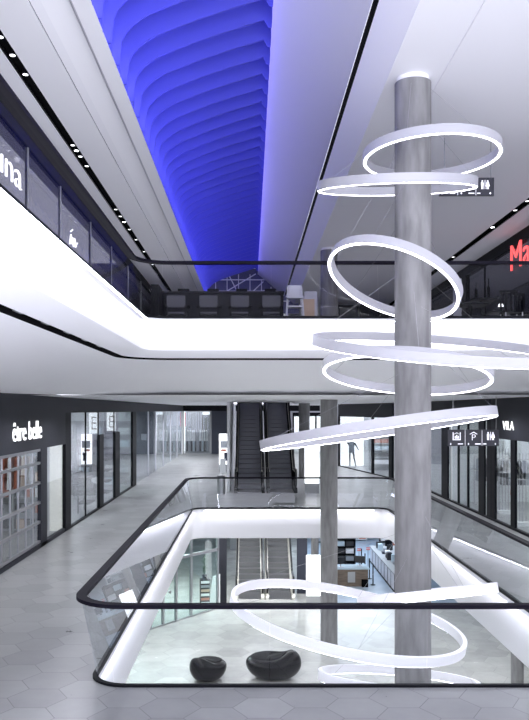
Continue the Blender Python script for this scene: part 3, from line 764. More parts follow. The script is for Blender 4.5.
for k_, (x_, y_) in enumerate(((-6.3, 39.5), (-6.4, 52), (-6.3, 57))):
    rack(x_, y_, 0, PI/2, 2.4, 'clothes rack behind the long pale glass wall, '+['nearest', 'middle', 'farthest'][k_]+' one', 1.6)
    garments(x_, y_, 0, PI/2, 2.2, 7, ['cloth_w', 'cloth_g', 'cloth_w'], 1.6, GL('on the %s rack behind the pale glass wall' % ['nearest', 'middle', 'farthest'][k_]), 'pale glass wall rack '+str(k_+1))

# ================================================================== ESCALATORS
def escalator(x, y0, z0, rise, label, dark, half=.60, group=None):
    t = thing('escalator', label, 'escalator', (x, y0, z0), 0, group)
    a = math.radians(30); flat = 1.1; run = rise/math.tan(a)
    sm = 'escdark' if dark else 'escgrey'
    sw = half-.16
    stp = MB().bb(-sw, sw, 0, .40, -.22, 0)
    for q in range(int(2*sw/.06)): stp.bb(-sw+.02+q*.06, -sw+.035+q*.06, -.006, .0, -.2, -.01)
    n = int(rise/.2)+1
    s0 = stp.build('step', sm, t)
    for i in range(n):
        o = s0 if i == 0 else s0.copy()
        if i: COL.objects.link(o); o.parent = t
        o.location = (0, flat+i*.2/math.tan(a), .2*i+.02)
    MB().bb(-sw, sw, -.2, flat, -.05, .02).build('landing_plate', 'steel', t)
    P = [(-.25, 0), (flat, 0), (flat+run, rise), (flat+run+.8, rise)]
    for s in (-1, 1):
        xo = s*(sw+.06)
        prof_ = [(P[0][0], -.05), (P[1][0], -.05), (P[2][0], rise-.35), (P[3][0], rise-.35), (P[3][0], rise+.22), (P[2][0], rise+.22), (P[1][0], .22), (P[0][0]+.1, .22), (P[0][0], .1)]
        MB().prism([(xo-.07, y, z) for y, z in prof_], (.14, 0, 0)).build('skirt', 'dark' if dark else 'steel_warm', t)
        gp = [(P[0][0]+.15, .22), (P[1][0], .22), (P[2][0], rise+.22), (P[3][0], rise+.22), (P[3][0], rise+.95), (P[2][0], rise+.95), (P[1][0], .95), (P[0][0]+.2, .95), (P[0][0], .85), (P[0][0]-.05, .6), (P[0][0], .35)]
        MB().prism([(xo-.015, y, z) for y, z in gp], (.03, 0, 0)).build('side_panel', 'black' if dark else 'steel_warm', t)
        hp = [(P[0][0]-.02, .30), (P[0][0]-.12, .45), (P[0][0]-.14, .62), (P[0][0]-.08, .85), (P[0][0]+.12, .97), (P[1][0], .98), (P[2][0], rise+.98), (P[3][0], rise+.98)]
        b = MB()
        for p, q in zip(hp, hp[1:]): b.beam((xo, p[0], p[1]), (xo, q[0], q[1]), .085, .06)
        b.build('handrail', 'rubber', t)
        if True:
            b = MB()
            for p, q in zip(gp[1:3], gp[2:4]): b.beam((xo-s*.05, p[0], p[1]+.70), (xo-s*.05, q[0], q[1]+.70), .03, .05)
            b.beam((xo-s*.05, P[0][0]+.1, .92), (xo-s*.05, P[1][0], .92), .03, .05)
            b.build('trim_strip', 'steel_warm', t)
    return t
escalator(-.02, 33.9, 0, UP, 'dark escalator climbing to the upper floor, left of the pair', True, .68, 'dark escalators up from the ground floor')
escalator(1.35, 33.9, 0, UP, 'dark escalator climbing to the upper floor, right of the pair', True, .68, 'dark escalators up from the ground floor')
escalator(-.02, 35.7, LOW, -LOW, 'steel sided escalator from the lower floor, left of the pair', False, .68, 'steel escalators up from the lower floor')
escalator(1.35, 35.7, LOW, -LOW, 'steel sided escalator from the lower floor, right of the pair', False, .68, 'steel escalators up from the lower floor')
struct(MB().bb(-.98, -.86, 34.2, 48, 0, GC).build('wall_escalator', 'white'))
struct(MB().bb(-1.42, -1.02, 34.8, 35.2, LOW, SOF).build('wall_lower_pier', 'char'))
struct(MB().bb(2.15, 2.62, 36.6, 36.8, LOW, SOF).build('wall_lower_pier.001', 'navy'))
struct(MB().bb(-1.2, 2.3, 47.9, 48.1, LOW, SOF).build('wall_lower_escalator', 'shopgrey'))

# ================================================================== HANGING SIGNS
def icons(t, w, h):
    """three fields: stairs/escalator, parking, toilets, with small arrows and words beneath"""
    f = -.031; cw = w/3
    b = MB()
    # lift / luggage pictogram
    cx = cw*.5; cz = h*.60; u = h*.24
    b.bb(cx-u, cx-u*.8, f-.004, f, cz-u, cz+u); b.bb(cx+u*.8, cx+u, f-.004, f, cz-u, cz+u)
    b.bb(cx-u, cx+u, f-.004, f, cz-u, cz-u*.8); b.bb(cx-u*.5, cx+u*.6, f-.004, f, cz-u*.6, cz-u*.3)
    for k in range(3): b.bb(cx-u*.5+k*u*.4, cx-u*.25+k*u*.4, f-.004, f, cz-u*.3, cz+u*(.1+.25*(k % 2)))
    b.prism([(cx-u*.7, f, cz+u*.55), (cx, f, cz+u*.95), (cx+u*.7, f, cz+u*.55), (cx+u*.7, f, cz+u*.45), (cx, f, cz+u*.8), (cx-u*.7, f, cz+u*.45)], (0, -.004, 0))
    b.build('pictogram', 'icon', t)
    b = MB(); cx = cw*1.5
    b.prism([(cx-u*1.0, f, cz+u*.55), (cx, f, cz+u*1.15), (cx+u*1.0, f, cz+u*.55), (cx+u*.85, f, cz+u*.45), (cx, f, cz+u*.92), (cx-u*.85, f, cz+u*.45)], (0, -.004, 0))
    b.build('pictogram', 'icon', t)
    text_obj('lettering', 'P', h*.5, 'icon', t, (cx-u*.42, f, cz-u*1.05), 0, .006, width=u*.95, height=u*1.5)
    b = MB(); cx = cw*2.5
    b.bb(cx-u*.06, cx+u*.06, f-.004, f, cz-u, cz+u*1.1)
    for s in (-1, 1):
        px = cx+s*u*.62
        b.cyl((px, f, cz+u*.85), (px, f-.004, cz+u*.85), u*.2, n=12)
        b.bb(px-u*.3, px+u*.3, f-.004, f, cz-u*.1, cz+u*.55)
        if s > 0: b.prism([(px-u*.2, f, cz+u*.5), (px+u*.2, f, cz+u*.5), (px+u*.5, f, cz-u*.35), (px-u*.5, f, cz-u*.35)], (0, -.004, 0))
        for q in (-1, 1): b.bb(px+q*u*.15-u*.1, px+q*u*.15+u*.1, f-.004, f, cz-u, cz+u*.1)
    b.build('pictogram', 'icon', t)
    b = MB()
    for x_ in (.05, .40, .93): b.prism([(w*x_-.02, f, h*.13), (w*x_, f, h*.20), (w*x_+.02, f, h*.13), (w*x_, f, h*.06)], (0, -.004, 0))
    for x0, x1 in ((.19, .29), (.53, .64), (.69, .75)): b.bb(w*x0, w*x1, f-.004, f, h*.10, h*.16)
    for k in (1, 2): b.bb(cw*k-.004, cw*k+.004, f-.003, f, h*.02, h*.98)
    b.build('small_print', 'icon', t)
def hang_sign(x, y, z, w, h, ztop, label):
    t = thing('hanging_sign', label, 'sign', (x, y, z))
    MB().bb(0, w, -.03, .03, 0, h).build('board', 'sign', t)
    for q in (.10, .95): MB().cyl((w*q, 0, h), (w*q, 0, ztop-z), .008, n=6).build('rod', 'steel', t)
    icons(t, w, h)
hang_sign(3.90, 16.5, 3.5+(410-196)/800*16.5, 1.125, .37, UC, 'black hanging wayfinding sign high under the upper ceiling, left part behind a hoop')
hang_sign(5.195, 21, 3.5-(446-410)/800*21, 1.33, .43, GC, 'black hanging wayfinding sign with parking and toilet symbols before the VILA fascia')

# ================================================================== UPPER LEVEL FRONTS AND FURNITURE
UF = -4.5
t = thing('storefront', 'dark glazed upper shop front seen through the left gallery balustrade', 'shop front', (UF, 8, UP))
part('fascia_board', [(UF-.12, UF+.02, 5, 38, UC-.30, UC-.005)], 'dark', t)
for y in (5, 9.2, 12.4, 16.2, 19.0, 22.6, 26.0, 29.5, 33, 37.9): part('mullion', [(UF-.06, UF+.01, y, y+.05, UP, UC-.3)], 'shopgrey', t)
for y0, y1 in ((5.1, 9.2), (9.3, 12.4), (12.5, 16.2), (16.3, 19.0), (19.1, 22.6), (22.7, 26.0), (26.1, 29.5), (29.6, 33), (33.1, 37.9)):
    part('window_pane', [(UF-.02, UF-.01, y0, y1, UP, UC-.3)], 'glass_dark', t)
s = thing('shop_sign', 'white lit lettering luna on the upper left shop front', 'sign', (UF+.03, 13.75, 7.78))
text_obj('lettering', 'luna', .6, 'letter', s, (0, 0, 0), PI/2, .03, width=1.9, height=.50)
s = thing('lit_mark', 'small white lit script mark on the upper left shop front', 'sign', (UF+.03, 19.85, 7.62))
b = MB(); pts = [(0, 0, 0), (0, .12, .26), (0, .2, .05), (0, .32, .22), (0, .42, .02), (0, .55, .25), (0, .66, .06), (0, .85, .20)]
b.tube(pts, .022, 6); b.tube([(0, .1, .33), (0, .3, .42)], .02, 6); b.build('script_stroke', 'letter_dim', s)
# grey back wall behind the glass
struct(MB().bb(-6.6, -6.5, 5, 30, UP, UC).build('wall_upper_left.001', 'grey_panel'))
for k_, (yy, c, lb) in enumerate(((31.5, 'cloth_w', 'white'), (32.8, 'cloth_k', 'black'), (34.4, 'cloth_r', 'red'), (35.8, 'cloth_w', 'ivory'))):
    t = thing('hanging_garment', '%s garment in the far window of the upper left gallery' % lb, 'garment', (UF+.30, yy, 7.0))
    g = garment(c).build('fabric', c, t)
    MB().tube([(0, 0, 0), (0, 0, .1)], .01, 6).build('hook', 'steel', t)
    t.scale = (1.3, 1.3, 1.6)
t = thing('garment_rail', 'garment rail carrying four pieces in front of the far upper window', 'clothes rack', (UF+.30, 33.6, UP))
MB().cyl((0, -2.8, 1.96), (0, 2.8, 1.96), .02, n=8).build('hanging_bar', 'steel', t)
for s in (-2.8, 2.8): MB().cyl((0, s, 0), (0, s, 1.97), .02, n=8).build('upright', 'steel', t)
# right upper front
RU = 8.5
t = thing('storefront', 'upper right shop front with dark bulkhead and glass wall under the red letters', 'shop front', (RU, 16, UP))
part('fascia_board', [(RU-.03, RU+.2, 15, 48, UC-.34, UC-.005)], 'dark', t)
for y in (15, 20.2, 24.0, 29.0, 33.4, 38.5): part('mullion', [(RU-.01, RU+.05, y, y+.05, UP, UC-.3)], 'dark', t)
part('mid_rail', [(RU-.02, RU+.03, 15, 33.4, 7.35, 7.41)], 'dark', t)
part('door_frame', [(RU-.06, RU+.1, 31.3, 31.9, UP, UC-.34)], 'dark', t)
part('door_panel', [(RU-.05, RU+.05, 32.1, 33.3, UP, UC-.34)], 'grey_panel', t)
part('window_pane', [(RU+.01, RU+.02, 15, 31.3, UP, UC-.34)], 'glass_dark', t)
part('window_pane', [(RU+.01, RU+.02, 33.5, 48, UP, UC-.34)], 'glass_dark', t)
s = thing('shop_sign', 'red lit letters on the upper right shop front at the picture edge', 'sign', (RU-.06, 25.87, 7.98))
text_obj('lettering', 'Ma', 1, 'red_letter', s, (0, 0, 0), -PI/2, .05, width=1.75, height=.82)
# cafe counter with chairs
t = thing('cafe_counter', 'long dark counter wall behind the chairs on the upper floor', 'counter', (0, 18.6, UP))
MB().bb(-2.15, .78, 0, .5, 0, 1.03).build('body', 'dark', t); MB().bb(-2.17, .80, -.03, .53, 1.03, 1.06).build('worktop', 'char', t)
for x in (-1.32, -.62, .1): MB().bb(x-.005, x+.005, -.012, 0, 0, .98).build('joint', 'black', t)
o = MB().bb(-2.17, -2.0, 17.5, 18.3, UP, UP+1.05).build('end_pillar', 'dark'); tag(o, 'dark block pillar at the left end of the chair row', 'pillar')
chair = None
for k_, px in enumerate((177, 209, 240, 271)):
    x = (px-250)/800*17.3
    lab = 'grey backed dining chair at the dark counter, %s' % ['leftmost of four', 'second from left', 'third from left', 'rightmost of four'][k_]
    if chair is None:
        t = chair = thing('dining_chair', lab, 'chair', (x, 17.3, UP), 0, 'chairs along the dark upper counter')
        MB().bb(-.20, .20, -.22, -.18, .58, .88).build('backrest', 'seatgrey', t, bevel=.02)
        MB().bb(-.21, .21, -.2, .22, .42, .47).build('seat', 'seatgrey', t, bevel=.015)
        for sx in (-1, 1):
            MB().bb(sx*.20-.02, sx*.20+.02, -.22, -.18, 0, .62).build('leg', 'black', t)
            MB().bb(sx*.20-.02, sx*.20+.02, .18, .22, 0, .44).build('leg', 'black', t)
            MB().bb(sx*.24-.02, sx*.24+.02, -.16, .16, .60, .66).build('armrest', 'black', t)
            MB().bb(sx*.23-.01, sx*.23+.01, -.02, .02, .44, .62).build('arm_post', 'black', t)
        MB().bb(-.2, .2, -.22, -.18, .16, .19).build('stretcher', 'steel', t)
        t.scale = (1, 1, .85)
    else:
        dup(chair, (x, 17.3, UP), 0, lab)
    o = MB().bb(-.13, .13, -.1, .1, 0, .075).build('counter_box', 'black'); o.location = (x+.02, 18.80, UP+1.06)
    tag(o, 'small black box standing on the dark counter behind the %s chair' % ['leftmost', 'second', 'third', 'rightmost'][k_], 'box', 'black boxes on the upper counter')
# child high chairs
t = thing('high_chair', 'pale wooden child high chair beside the dark counter', 'high chair', (.96, 17.2, UP))
for sx in (-1, 1):
    MB().beam((sx*.2, -.2, 0), (sx*.14, 0, .95), .035, .035).build('leg', 'grey_panel', t)
    MB().beam((sx*.2, .22, 0), (sx*.14, .06, .7), .035, .035).build('leg', 'grey_panel', t)
MB().bb(-.17, .17, -.12, .14, .50, .53).build('seat', 'grey_panel', t); MB().bb(-.18, .18, -.24, -.04, .68, .71).build('tray', 'grey_panel', t)
MB().bb(-.15, .15, .10, .13, .72, 1.0).build('backrest', 'grey_panel', t, bevel=.02); MB().bb(-.19, .19, -.17, -.13, .22, .26).build('foot_bar', 'grey_panel', t)
t = thing('storage_box', 'beige side cabinet right of the high chair on the upper floor', 'cabinet', (1.27, 17.6, UP))
MB().bb(-.14, .14, -.15, .15, 0, .72).build('body', 'skin_box', t); MB().bb(-.15, .15, -.16, .16, .72, .74).build('lid', 'grey_panel', t)
t = thing('partition_screen', 'pale upright partition panel left of the second column on the upper floor', 'screen', (1.55, 20.6, UP))
MB().bb(-.15, .18, -.03, .03, .0, 1.35).build('panel', 'grey_panel', t); MB().bb(-.15, .45, -.15, .15, 0, .04).build('foot', 'steel', t)
# dark sofas seen through the tilted hoop
for k_, (px, yy) in enumerate(((347, 19.5), (368, 19.5), (388, 21.5))):
    x = (px-250)/800*yy
    t = thing('lounge_chair', 'dark low lounge chair on the upper floor, '+['nearest the second column', 'seen inside the tilted hoop', 'just left of the front column'][k_], 'chair', (x, yy, UP))
    MB().bb(-.24, .24, -.25, .25, .22, .42).build('seat', 'seatgrey', t, bevel=.02); MB().bb(-.24, .24, -.28, -.22, .3, .82).build('backrest', 'dark', t, bevel=.02)
    for sx in (-1, 1):
        for sy in (-1, 1): MB().cyl((sx*.2, sy*.2, 0), (sx*.2, sy*.2, .24), .015, n=6).build('leg', 'steel', t)
def bar_table(x, y, lab, r=.34, h=.88):
    t = thing('bar_table', lab, 'table', (x, y, UP))
    MB().bb(-r, r, -r, r, h-.04, h).build('table_top', 'dark', t, bevel=.01); MB().cyl((0, 0, .02), (0, 0, h-.04), .05, n=12).build('pedestal', 'dark', t)
    MB().cyl((0, 0, 0), (0, 0, .03), .24, n=24).build('base_plate', 'steel', t)
bar_table(5.45, 18.8, 'square dark cafe table on the upper floor below the red letters', .30, .90)
bar_table(4.95, 18.0, 'low dark cafe table left of the taller one, upper right', .36, .68)
bar_table(6.35, 20.2, 'dark cafe table at the right edge of the upper floor', .34, .78)
for k_, (x, y) in enumerate(((5.75, 17.6), (6.15, 18.0), (6.55, 18.8))):
    t = thing('cafe_chair', 'dark slatted cafe chair on the upper floor, '+['beside the square table', 'middle one of three on the right', 'nearest the picture edge'][k_], 'chair', (x, y, UP), .4*k_)
    MB().bb(-.2, .2, -.2, .2, .43, .46).build('seat', 'dark', t)
    b = MB()
    for q in range(4): b.bb(-.19+q*.115, -.15+q*.115, .18, .21, .46, .92)
    b.bb(-.2, .2, .18, .21, .90, .96); b.build('backrest', 'dark', t)
    for sx in (-1, 1):
        for sy in (-1, 1): MB().cyl((sx*.18, sy*.18, 0), (sx*.18, sy*.18, .44), .014, n=6).build('leg', 'steel', t)
for k_, (x, y, h) in enumerate(((5.3, 18.75, .38), (5.62, 18.85, .5), )):
    o = MB().cyl((0, 0, 0), (0, 0, h*.6), .035, n=10).cyl((0, 0, h*.6), (0, 0, h), .012, n=8).build('table_bottle', 'black'); o.location = (x, y, UP+.9)
    tag(o, 'slim dark bottle on the square cafe table, '+['left one', 'right taller one'][k_], 'bottle')
t = thing('table_lamp', 'tiny lit lamp on the right cafe table of the upper floor', 'lamp', (6.3, 20.1, UP+.78))
MB().cyl((0, 0, 0), (0, 0, .02), .05, n=12).build('base', 'steel', t); MB().cyl((0, 0, .02), (0, 0, .12), .01, n=8).build('stem', 'steel', t)
MB().cyl((0, 0, .12), (0, 0, .19), .07, .04, n=14).build('lamp_shade', 'led_dim', t)
# far upper rooms: dark kiosk
t = thing('kiosk', 'dark far kiosk with pale ceiling panels seen behind the front column on the upper floor', 'kiosk', (8.0, 40, UP))
MB().bb(-2.2, .3, 0, 2.5, 0, 2.5).build('body', 'dark', t); MB().bb(-2.4, .4, -.2, 2.7, 2.5, 2.7).build('roof', 'grey_panel', t); MB().bb(-1.8, -.4, -.03, 0, 1.0, 2.1).build('opening', 'shopgrey', t)

# ---- steel truss in the gable
t = thing('steel_truss', 'pale steel lattice behind the end of the blue skylight', 'truss', (0, 41.9, UC-.3))
z0 = 0
lim = lambda z: min(2.2, .42+1.92*max(0, 10.70-(UC-.3+z))/1.58)-.12
for z in (.38, .9, 1.5, 2.1): MB().beam((-2.1, 0, z), (lim(z), 0, z), .04, .05).build('chord', 'truss', t)
for x in (-1.8, -1.2, -.6, 0, .6, 1.1):
    zt = min(2.6, 10.70-(UC-.3)-max(0, (x-.3))*.823-.1); MB().beam((x, 0, .34), (x, 0, zt), .04, .04).build('post', 'truss', t)
for p, q in (((-2.1, .36), (.3, 1.8)), ((-1.4, 2.3), (-.4, .36)), ((-2.1, 1.3), (.25, 2.3)), ((-.4, .36), (.7, 1.4)), ((-1.8, .36), (1.1, 1.0))):
    MB().beam((p[0], -.06, p[1]), (q[0], -.06, q[1]), .04, .05).build('diagonal', 'truss', t)

# ---- recessed spotlights
sp0 = None
def spot(x, y, z, lab, bright, r=.045):
    global sp0
    t = thing('recessed_spotlight', lab, 'spotlight', (x, y, z))
    MB().cyl((0, 0, .0), (0, 0, .10), r+.012, n=16).build('housing', 'dark', t)
    MB().cyl((0, 0, -.004), (0, 0, .0), r, n=16).build('lens', 'led' if bright else 'led_dim', t)
    return t
ls = [(12.1, 0), (12.72, 0), (13.45, 0), (17.04, 0), (17.4, 1), (17.8, 0), (18.5, 0), (22.5, 0), (23.3, 0), (24.0, 1), (25.0, 0), (26.5, 0), (28.5, 0), (31, 0)]
for i, (y, br) in enumerate(ls):
    o = spot(-3.775, y, UC+.02, 'round spotlight in the black slot of the upper left ceiling', br, .045)
    o['group'] = 'spotlights in the left ceiling slot'
    o['label'] = 'spotlight number %s from the near end in the left ceiling slot' % ['one', 'two', 'three', 'four', 'five', 'six', 'seven', 'eight', 'nine', 'ten', 'eleven', 'twelve', 'thirteen', 'fourteen'][i]
for i, (y, br) in enumerate([(24.7, 1), (21.6, 0), (22.6, 0), (29.5, 0), (31.5, 0), (36, 0)]):
    o = spot(7.49, y, UC+.02, 'x', br, .055); o['group'] = 'spotlights in the right ceiling slot'
    o['label'] = ['brightest spotlight in the right ceiling slot', 'nearest spotlight in the right ceiling slot', 'second spotlight from the near end in the right ceiling slot', 'spotlight beyond the brightest one in the right slot', 'second last spotlight in the right ceiling slot', 'farthest spotlight in the right ceiling slot'][i]
for i, y in enumerate((8.2, 9.3, 10.4, 11.5, 12.6)):
    o = thing('track_spot', 'dark track spotlight in the soffit slot of the left gallery, %s' % ['nearest', 'second', 'third', 'fourth', 'farthest'][i], 'spotlight', (-2.365, y, 4.50), 0, 'track spotlights in the gallery soffit')
    MB().bb(-.03, .03, -.14, .14, 0, .05).build('housing', 'steel', o); MB().bb(-.02, .02, .15, .18, 0, .05).build('lens', 'dark', o)

# ================================================================== GROUND FLOOR OBJECTS
def totem(x, y, z, lab, poster=False):
    t = thing('advertising_totem', lab, 'advertising totem', (x, y, z))
    MB().bb(-.30, .30, -.08, .08, 0, .42).build('base', 'shopgrey', t)
    lb = MB().bb(-.30, .30, -.09, .09, .42, 2.15).build('light_box', 'totem', t)
    if poster:
        MB().bb(-.22, .24, -.098, -.091, 1.35, 1.75).build('poster_picture', 'cloth_g', lb)
        MB().bb(-.02, .20, -.098, -.091, .62, 1.10).build('poster_figure', 'navy', lb)
        MB().bb(-.20, .10, -.098, -.091, 1.16, 1.28).build('poster_text', 'cloth_o', lb)
    return t
totem(-1.45, 45.4, 0, 'lit advertising totem with poster left of the escalators', True)
totem(2.60, 33.6, 0, 'plain white lit totem right of the ground floor escalators')
totem(2.72, 34.4, LOW, 'plain white lit totem on the lower floor right of the escalators')
t = thing('litter_bin', 'round steel litter bin behind the far balustrade corner', 'bin', (-1.2, 33.3, 0))
MB().cyl((0, 0, 0), (0, 0, .74), .17, n=28).build('body', 'steel', t, smooth='angle'); MB().cyl((0, 0, .74), (0, 0, .76), .175, n=28).build('rim', 'dark', t)
t = thing('leaflet_stand', 'pale leaflet stand beside the left escalator foot', 'stand', (-1.20, 35.4, 0))
MB().cyl((0, 0, 0), (0, 0, .9), .02, n=8).build('pole', 'steel', t); MB().bb(-.12, .12, -.03, .03, .7, 1.35).build('leaflet_holder', 'cloth_w', t); MB().cyl((0, 0, 0), (0, 0, .03), .14, n=16).build('foot', 'steel', t)
o = MB().bb(-.012, .012, -.22, .22, 0, .5).build('wall_panel', 'cloth_g'); o.location = (-2.3, 63.56, 1.1); o.rotation_euler = (0, 0, PI/2)
tag(o, 'small notice panel on the far navy wall', 'notice')
o = MB().bb(-.35, .35, -.02, .02, 0, .22).build('lit_sign', 'letter'); o.location = (-3.45, 63.85, 3.13); tag(o, 'tiny lit sign at the top right of the far shop window', 'sign')

# mannequin in the oblique window
def skin_fig(name, joints, edges, radii, m, parent):
    me = bpy.data.meshes.new(name); me.from_pydata(joints, edges, []); me.materials.append(M[m])
    o = bpy.data.objects.new(name, me); COL.objects.link(o); o.parent = parent
    sk = o.modifiers.new('skin', 'SKIN'); 
    if not me.skin_vertices: me.attributes.new('x', 'FLOAT', 'POINT')
    for i, r_ in enumerate(radii):
        me.skin_vertices[0].data[i].radius = (r_, r_*.8)
    me.skin_vertices[0].data[0].use_root = True
    s = o.modifiers.new('sub', 'SUBSURF'); s.levels = 1; s.render_levels = 2
    return o
try:
    t = thing('mannequin', 'dark dressed mannequin with one arm raised in the bright oblique window', 'mannequin', (6.22, 49.0, .03), 0)
    J = [(0, 0, .95), (0, 0, 1.15), (0, 0, 1.38), (0, 0, 1.52), (0, 0, 1.66), (-.19, 0, 1.42), (-.36, 0, 1.55), (-.40, -.02, 1.78), (.19, 0, 1.42), (.34, 0, 1.20), (.42, -.05, 1.0), (-.10, 0, .90), (-.11, 0, .50), (-.10, 0, .06), (.10, 0, .90), (.16, 0, .50), (.26, .02, .06), (-.10, -.12, .03), (.27, -.10, .03)]
    E_ = [(0, 1), (1, 2), (2, 3), (3, 4), (2, 5), (5, 6), (6, 7), (2, 8), (8, 9), (9, 10), (0, 11), (11, 12), (12, 13), (0, 14), (14, 15), (15, 16), (13, 17), (16, 18)]
    Rr = [.15, .13, .15, .06, .10, .07, .05, .04, .07, .05, .04, .09, .065, .045, .09, .065, .045, .035, .035]
    skin_fig('body', J, E_, Rr, 'cloth_k', t)
    MB().loft([[(.17*math.cos(a), .13*math.sin(a), .85) for a in [2*PI*i/16 for i in range(16)]], [(.165*math.cos(a), .125*math.sin(a), 1.15) for a in [2*PI*i/16 for i in range(16)]], [(.20*math.cos(a), .135*math.sin(a), 1.40) for a in [2*PI*i/16 for i in range(16)]], [(.09*math.cos(a), .08*math.sin(a), 1.50) for a in [2*PI*i/16 for i in range(16)]]]).build('jacket', 'cloth_g', t, smooth=True)
    MB().cyl((0, 0, -.03), (0, 0, 0), .3, n=24).build('base_plate', 'steel', t)
except Exception as ex:
    print('mannequin', ex)

# ================================================================== LOWER LEVEL OBJECTS
def pebble(x, y, rz, sx, sy, sz, lab):
    """glossy black pebble seat: low flat front with woven pad, raised rounded back at one end"""
    t = thing('pebble_seat', lab, 'lounge seat', (x, y, LOW), rz)
    nU, nV = 48, 24
    def pt(u, v, k=1.0, padz=0):
        # v from 0 (bottom) to PI (top)
        cz = -math.cos(v); rr = math.sin(v)**.5
        X = rr*math.cos(u); Y = rr*math.sin(u)*(1-.10*math.cos(u))
        top = .72+.28*(1/(1+math.exp(-(X-.45)*9)))          # raised back at +X
        Z = .5+.5*cz if cz < 0 else .5+.5*cz*(top*2-1)
        under = .90+.10*min(1, (v/(PI*.45)))
        return Vector((X*sx*under*k, Y*sy*under*k, max(0.0, Z)*sz+padz))
    b = MB(); b.loft([[pt(2*PI*i/nU, max(.02, PI*(.10+.90*j/nV)) if j < nV else PI*.995) for i in range(nU)] for j in range(nV+1)], endcaps=True)
    b.build('shell', 'lacquer', t, smooth=True)
    L_ = []
    for rr in (1.0, .97, .9, .7, .4, .1):
        lp = []
        for i in range(nU):
            u = 2*PI*i/nU; X = (-.18+.66*rr*math.cos(u)); Y = .70*rr*math.sin(u)
            s_ = min(.999, math.hypot(X, Y/(1-.10*math.cos(math.atan2(Y, X)))))
            v = PI-math.asin(s_**(1/.5)); P_ = pt(math.atan2(Y, X), v)
            P_.z += .018 if rr < .99 else -.005
            lp.append(P_)
        L_.append(lp)
    MB().loft(L_, endcaps=True).build('seat_pad', 'pad', t, smooth=True)
    return t
pebble(-1.33, 24.95, 1.0+PI, .62, .56, .84, 'smaller glossy black pebble seat on the lower floor, left one')
pebble(.74, 25.15, -.25, .88, .72, .95, 'larger glossy black pebble seat on the lower floor, right one')

# lower left oblique glass front
ax, ay, bx, by = -4.6, 29.6, -1.35, 33.9
L = math.hypot(bx-ax, by-ay); ang = math.atan2(by-ay, bx-ax)
t = thing('storefront', 'oblique glass shop front with steel frames on the lower floor', 'shop front', (ax, ay, LOW), ang)
for s0 in (0, 1.25, 1.95, 2.7, 3.6, L-.09): MB().bb(s0, s0+.09, -.05, .05, 0, 3.82).build('mullion', 'steel', t)
MB().bb(0, L, -.05, .05, 2.45, 2.56).build('header_rail', 'steel', t); MB().bb(0, L, -.05, .05, 0, .05).build('base_rail', 'steel', t)
for s0, s1 in ((.09, 1.25), (1.34, 1.95), (2.04, 2.7), (2.79, 3.6), (3.69, L-.09)):
    MB().bb(s0, s1, -.005, .005, .05, 2.45).build('window_pane', 'glass_green', t)
    MB().bb(s0, s1, -.005, .005, 2.56, 3.82).build('upper_pane', 'glass_green', t)
for s0 in (2.35, 1.65): MB().cyl((s0, -.02, 1.25), (s0, -.07, 1.25), .06, n=14).build('door_knob', 'steel', t)
t = thing('magazine_rack', 'narrow rack stacked with magazines on the lower floor behind the glass', 'rack', (-1.95, 34.4, LOW), .2)
MB().bb(-.20, .20, -.15, .15, 0, 1.15).build('frame', 'dark', t)
for i in range(6):
    MB().bb(-.18, .18, -.20, -.14, .08+i*.18, .18+i*.18).build('magazine', ['cloth_w', 'cloth_o', 'cloth_w', 'skin_box', 'cloth_g', 'cloth_w'][i], t)
t = thing('potted_plant', 'slim dark green plant standing on the magazine rack', 'plant', (-1.95, 34.42, LOW+1.15))
MB().cyl((0, 0, 0), (0, 0, .16), .09, .11, n=16).build('pot', 'dark', t)
b = MB(); rg = random.Random(3)
for i in range(60):
    a = rg.random()*2*PI; h_ = .15+rg.random()*.75; l_ = .10+.15*rg.random()
    p = Vector((0, 0, h_)); q = p+Vector((math.cos(a)*l_, math.sin(a)*l_*.7, .10)); s_ = Vector((-math.sin(a), math.cos(a), 0))*.03
    m_ = (p+q)/2; b.poly([p, m_+s_, q, m_-s_])
b.cyl((0, 0, .1), (0, 0, .9), .012, n=6); b.build('foliage', 'green', t, recalc=False)
t = thing('display_board', 'pale grey leaning display board beside the magazine rack', 'board', (-1.52, 34.3, LOW), .1)
MB().prism([(-.22, 0, .02), (.24, 0, .02), (.24, .05, 1.35), (-.08, .05, 1.25)], (0, .04, 0)).build('board', 'shopwhite', t); MB().bb(-.2, .24, -.05, .2, 0, .03).build('foot', 'steel', t)

# store checkout on the lower right
t = thing('checkout_counter', 'long grey checkout counter running back on the lower right', 'counter', (7.3, 40, LOW))
MB().bb(-.65, .75, -3.2, 4.2, 0, .84).build('body', 'grey_panel', t); MB().bb(-.70, .80, -3.25, 4.25, .84, .90).build('worktop', 'shopgrey', t)
for i in range(8): MB().bb(-.665, -.65, -3.2+i*.93, -3.17+i*.93, .05, .84).build('panel_joint', 'dark', t)
MB().bb(-.67, -.62, -3.2, 4.2, 0, .08).build('plinth', 'dark', t)
t = thing('checkout_desk', 'brown fronted desk with pale top between the columns on the lower floor', 'desk', (5.0, 38.5, LOW))
MB().bb(-1.0, .62, -.45, .45, 0, .82).build('body', 'brown', t); MB().bb(-1.05, .68, -.5, .5, .82, .88).build('worktop', 'cloth_b', t)
MB().bb(-.35, .0, -.47, -.45, .2, .7).build('notice_sheet', 'shopgrey', t)
MB().bb(.3, .6, -.60, -.46, .0, .35).build('bag_shelf', 'black', t)
mon = None
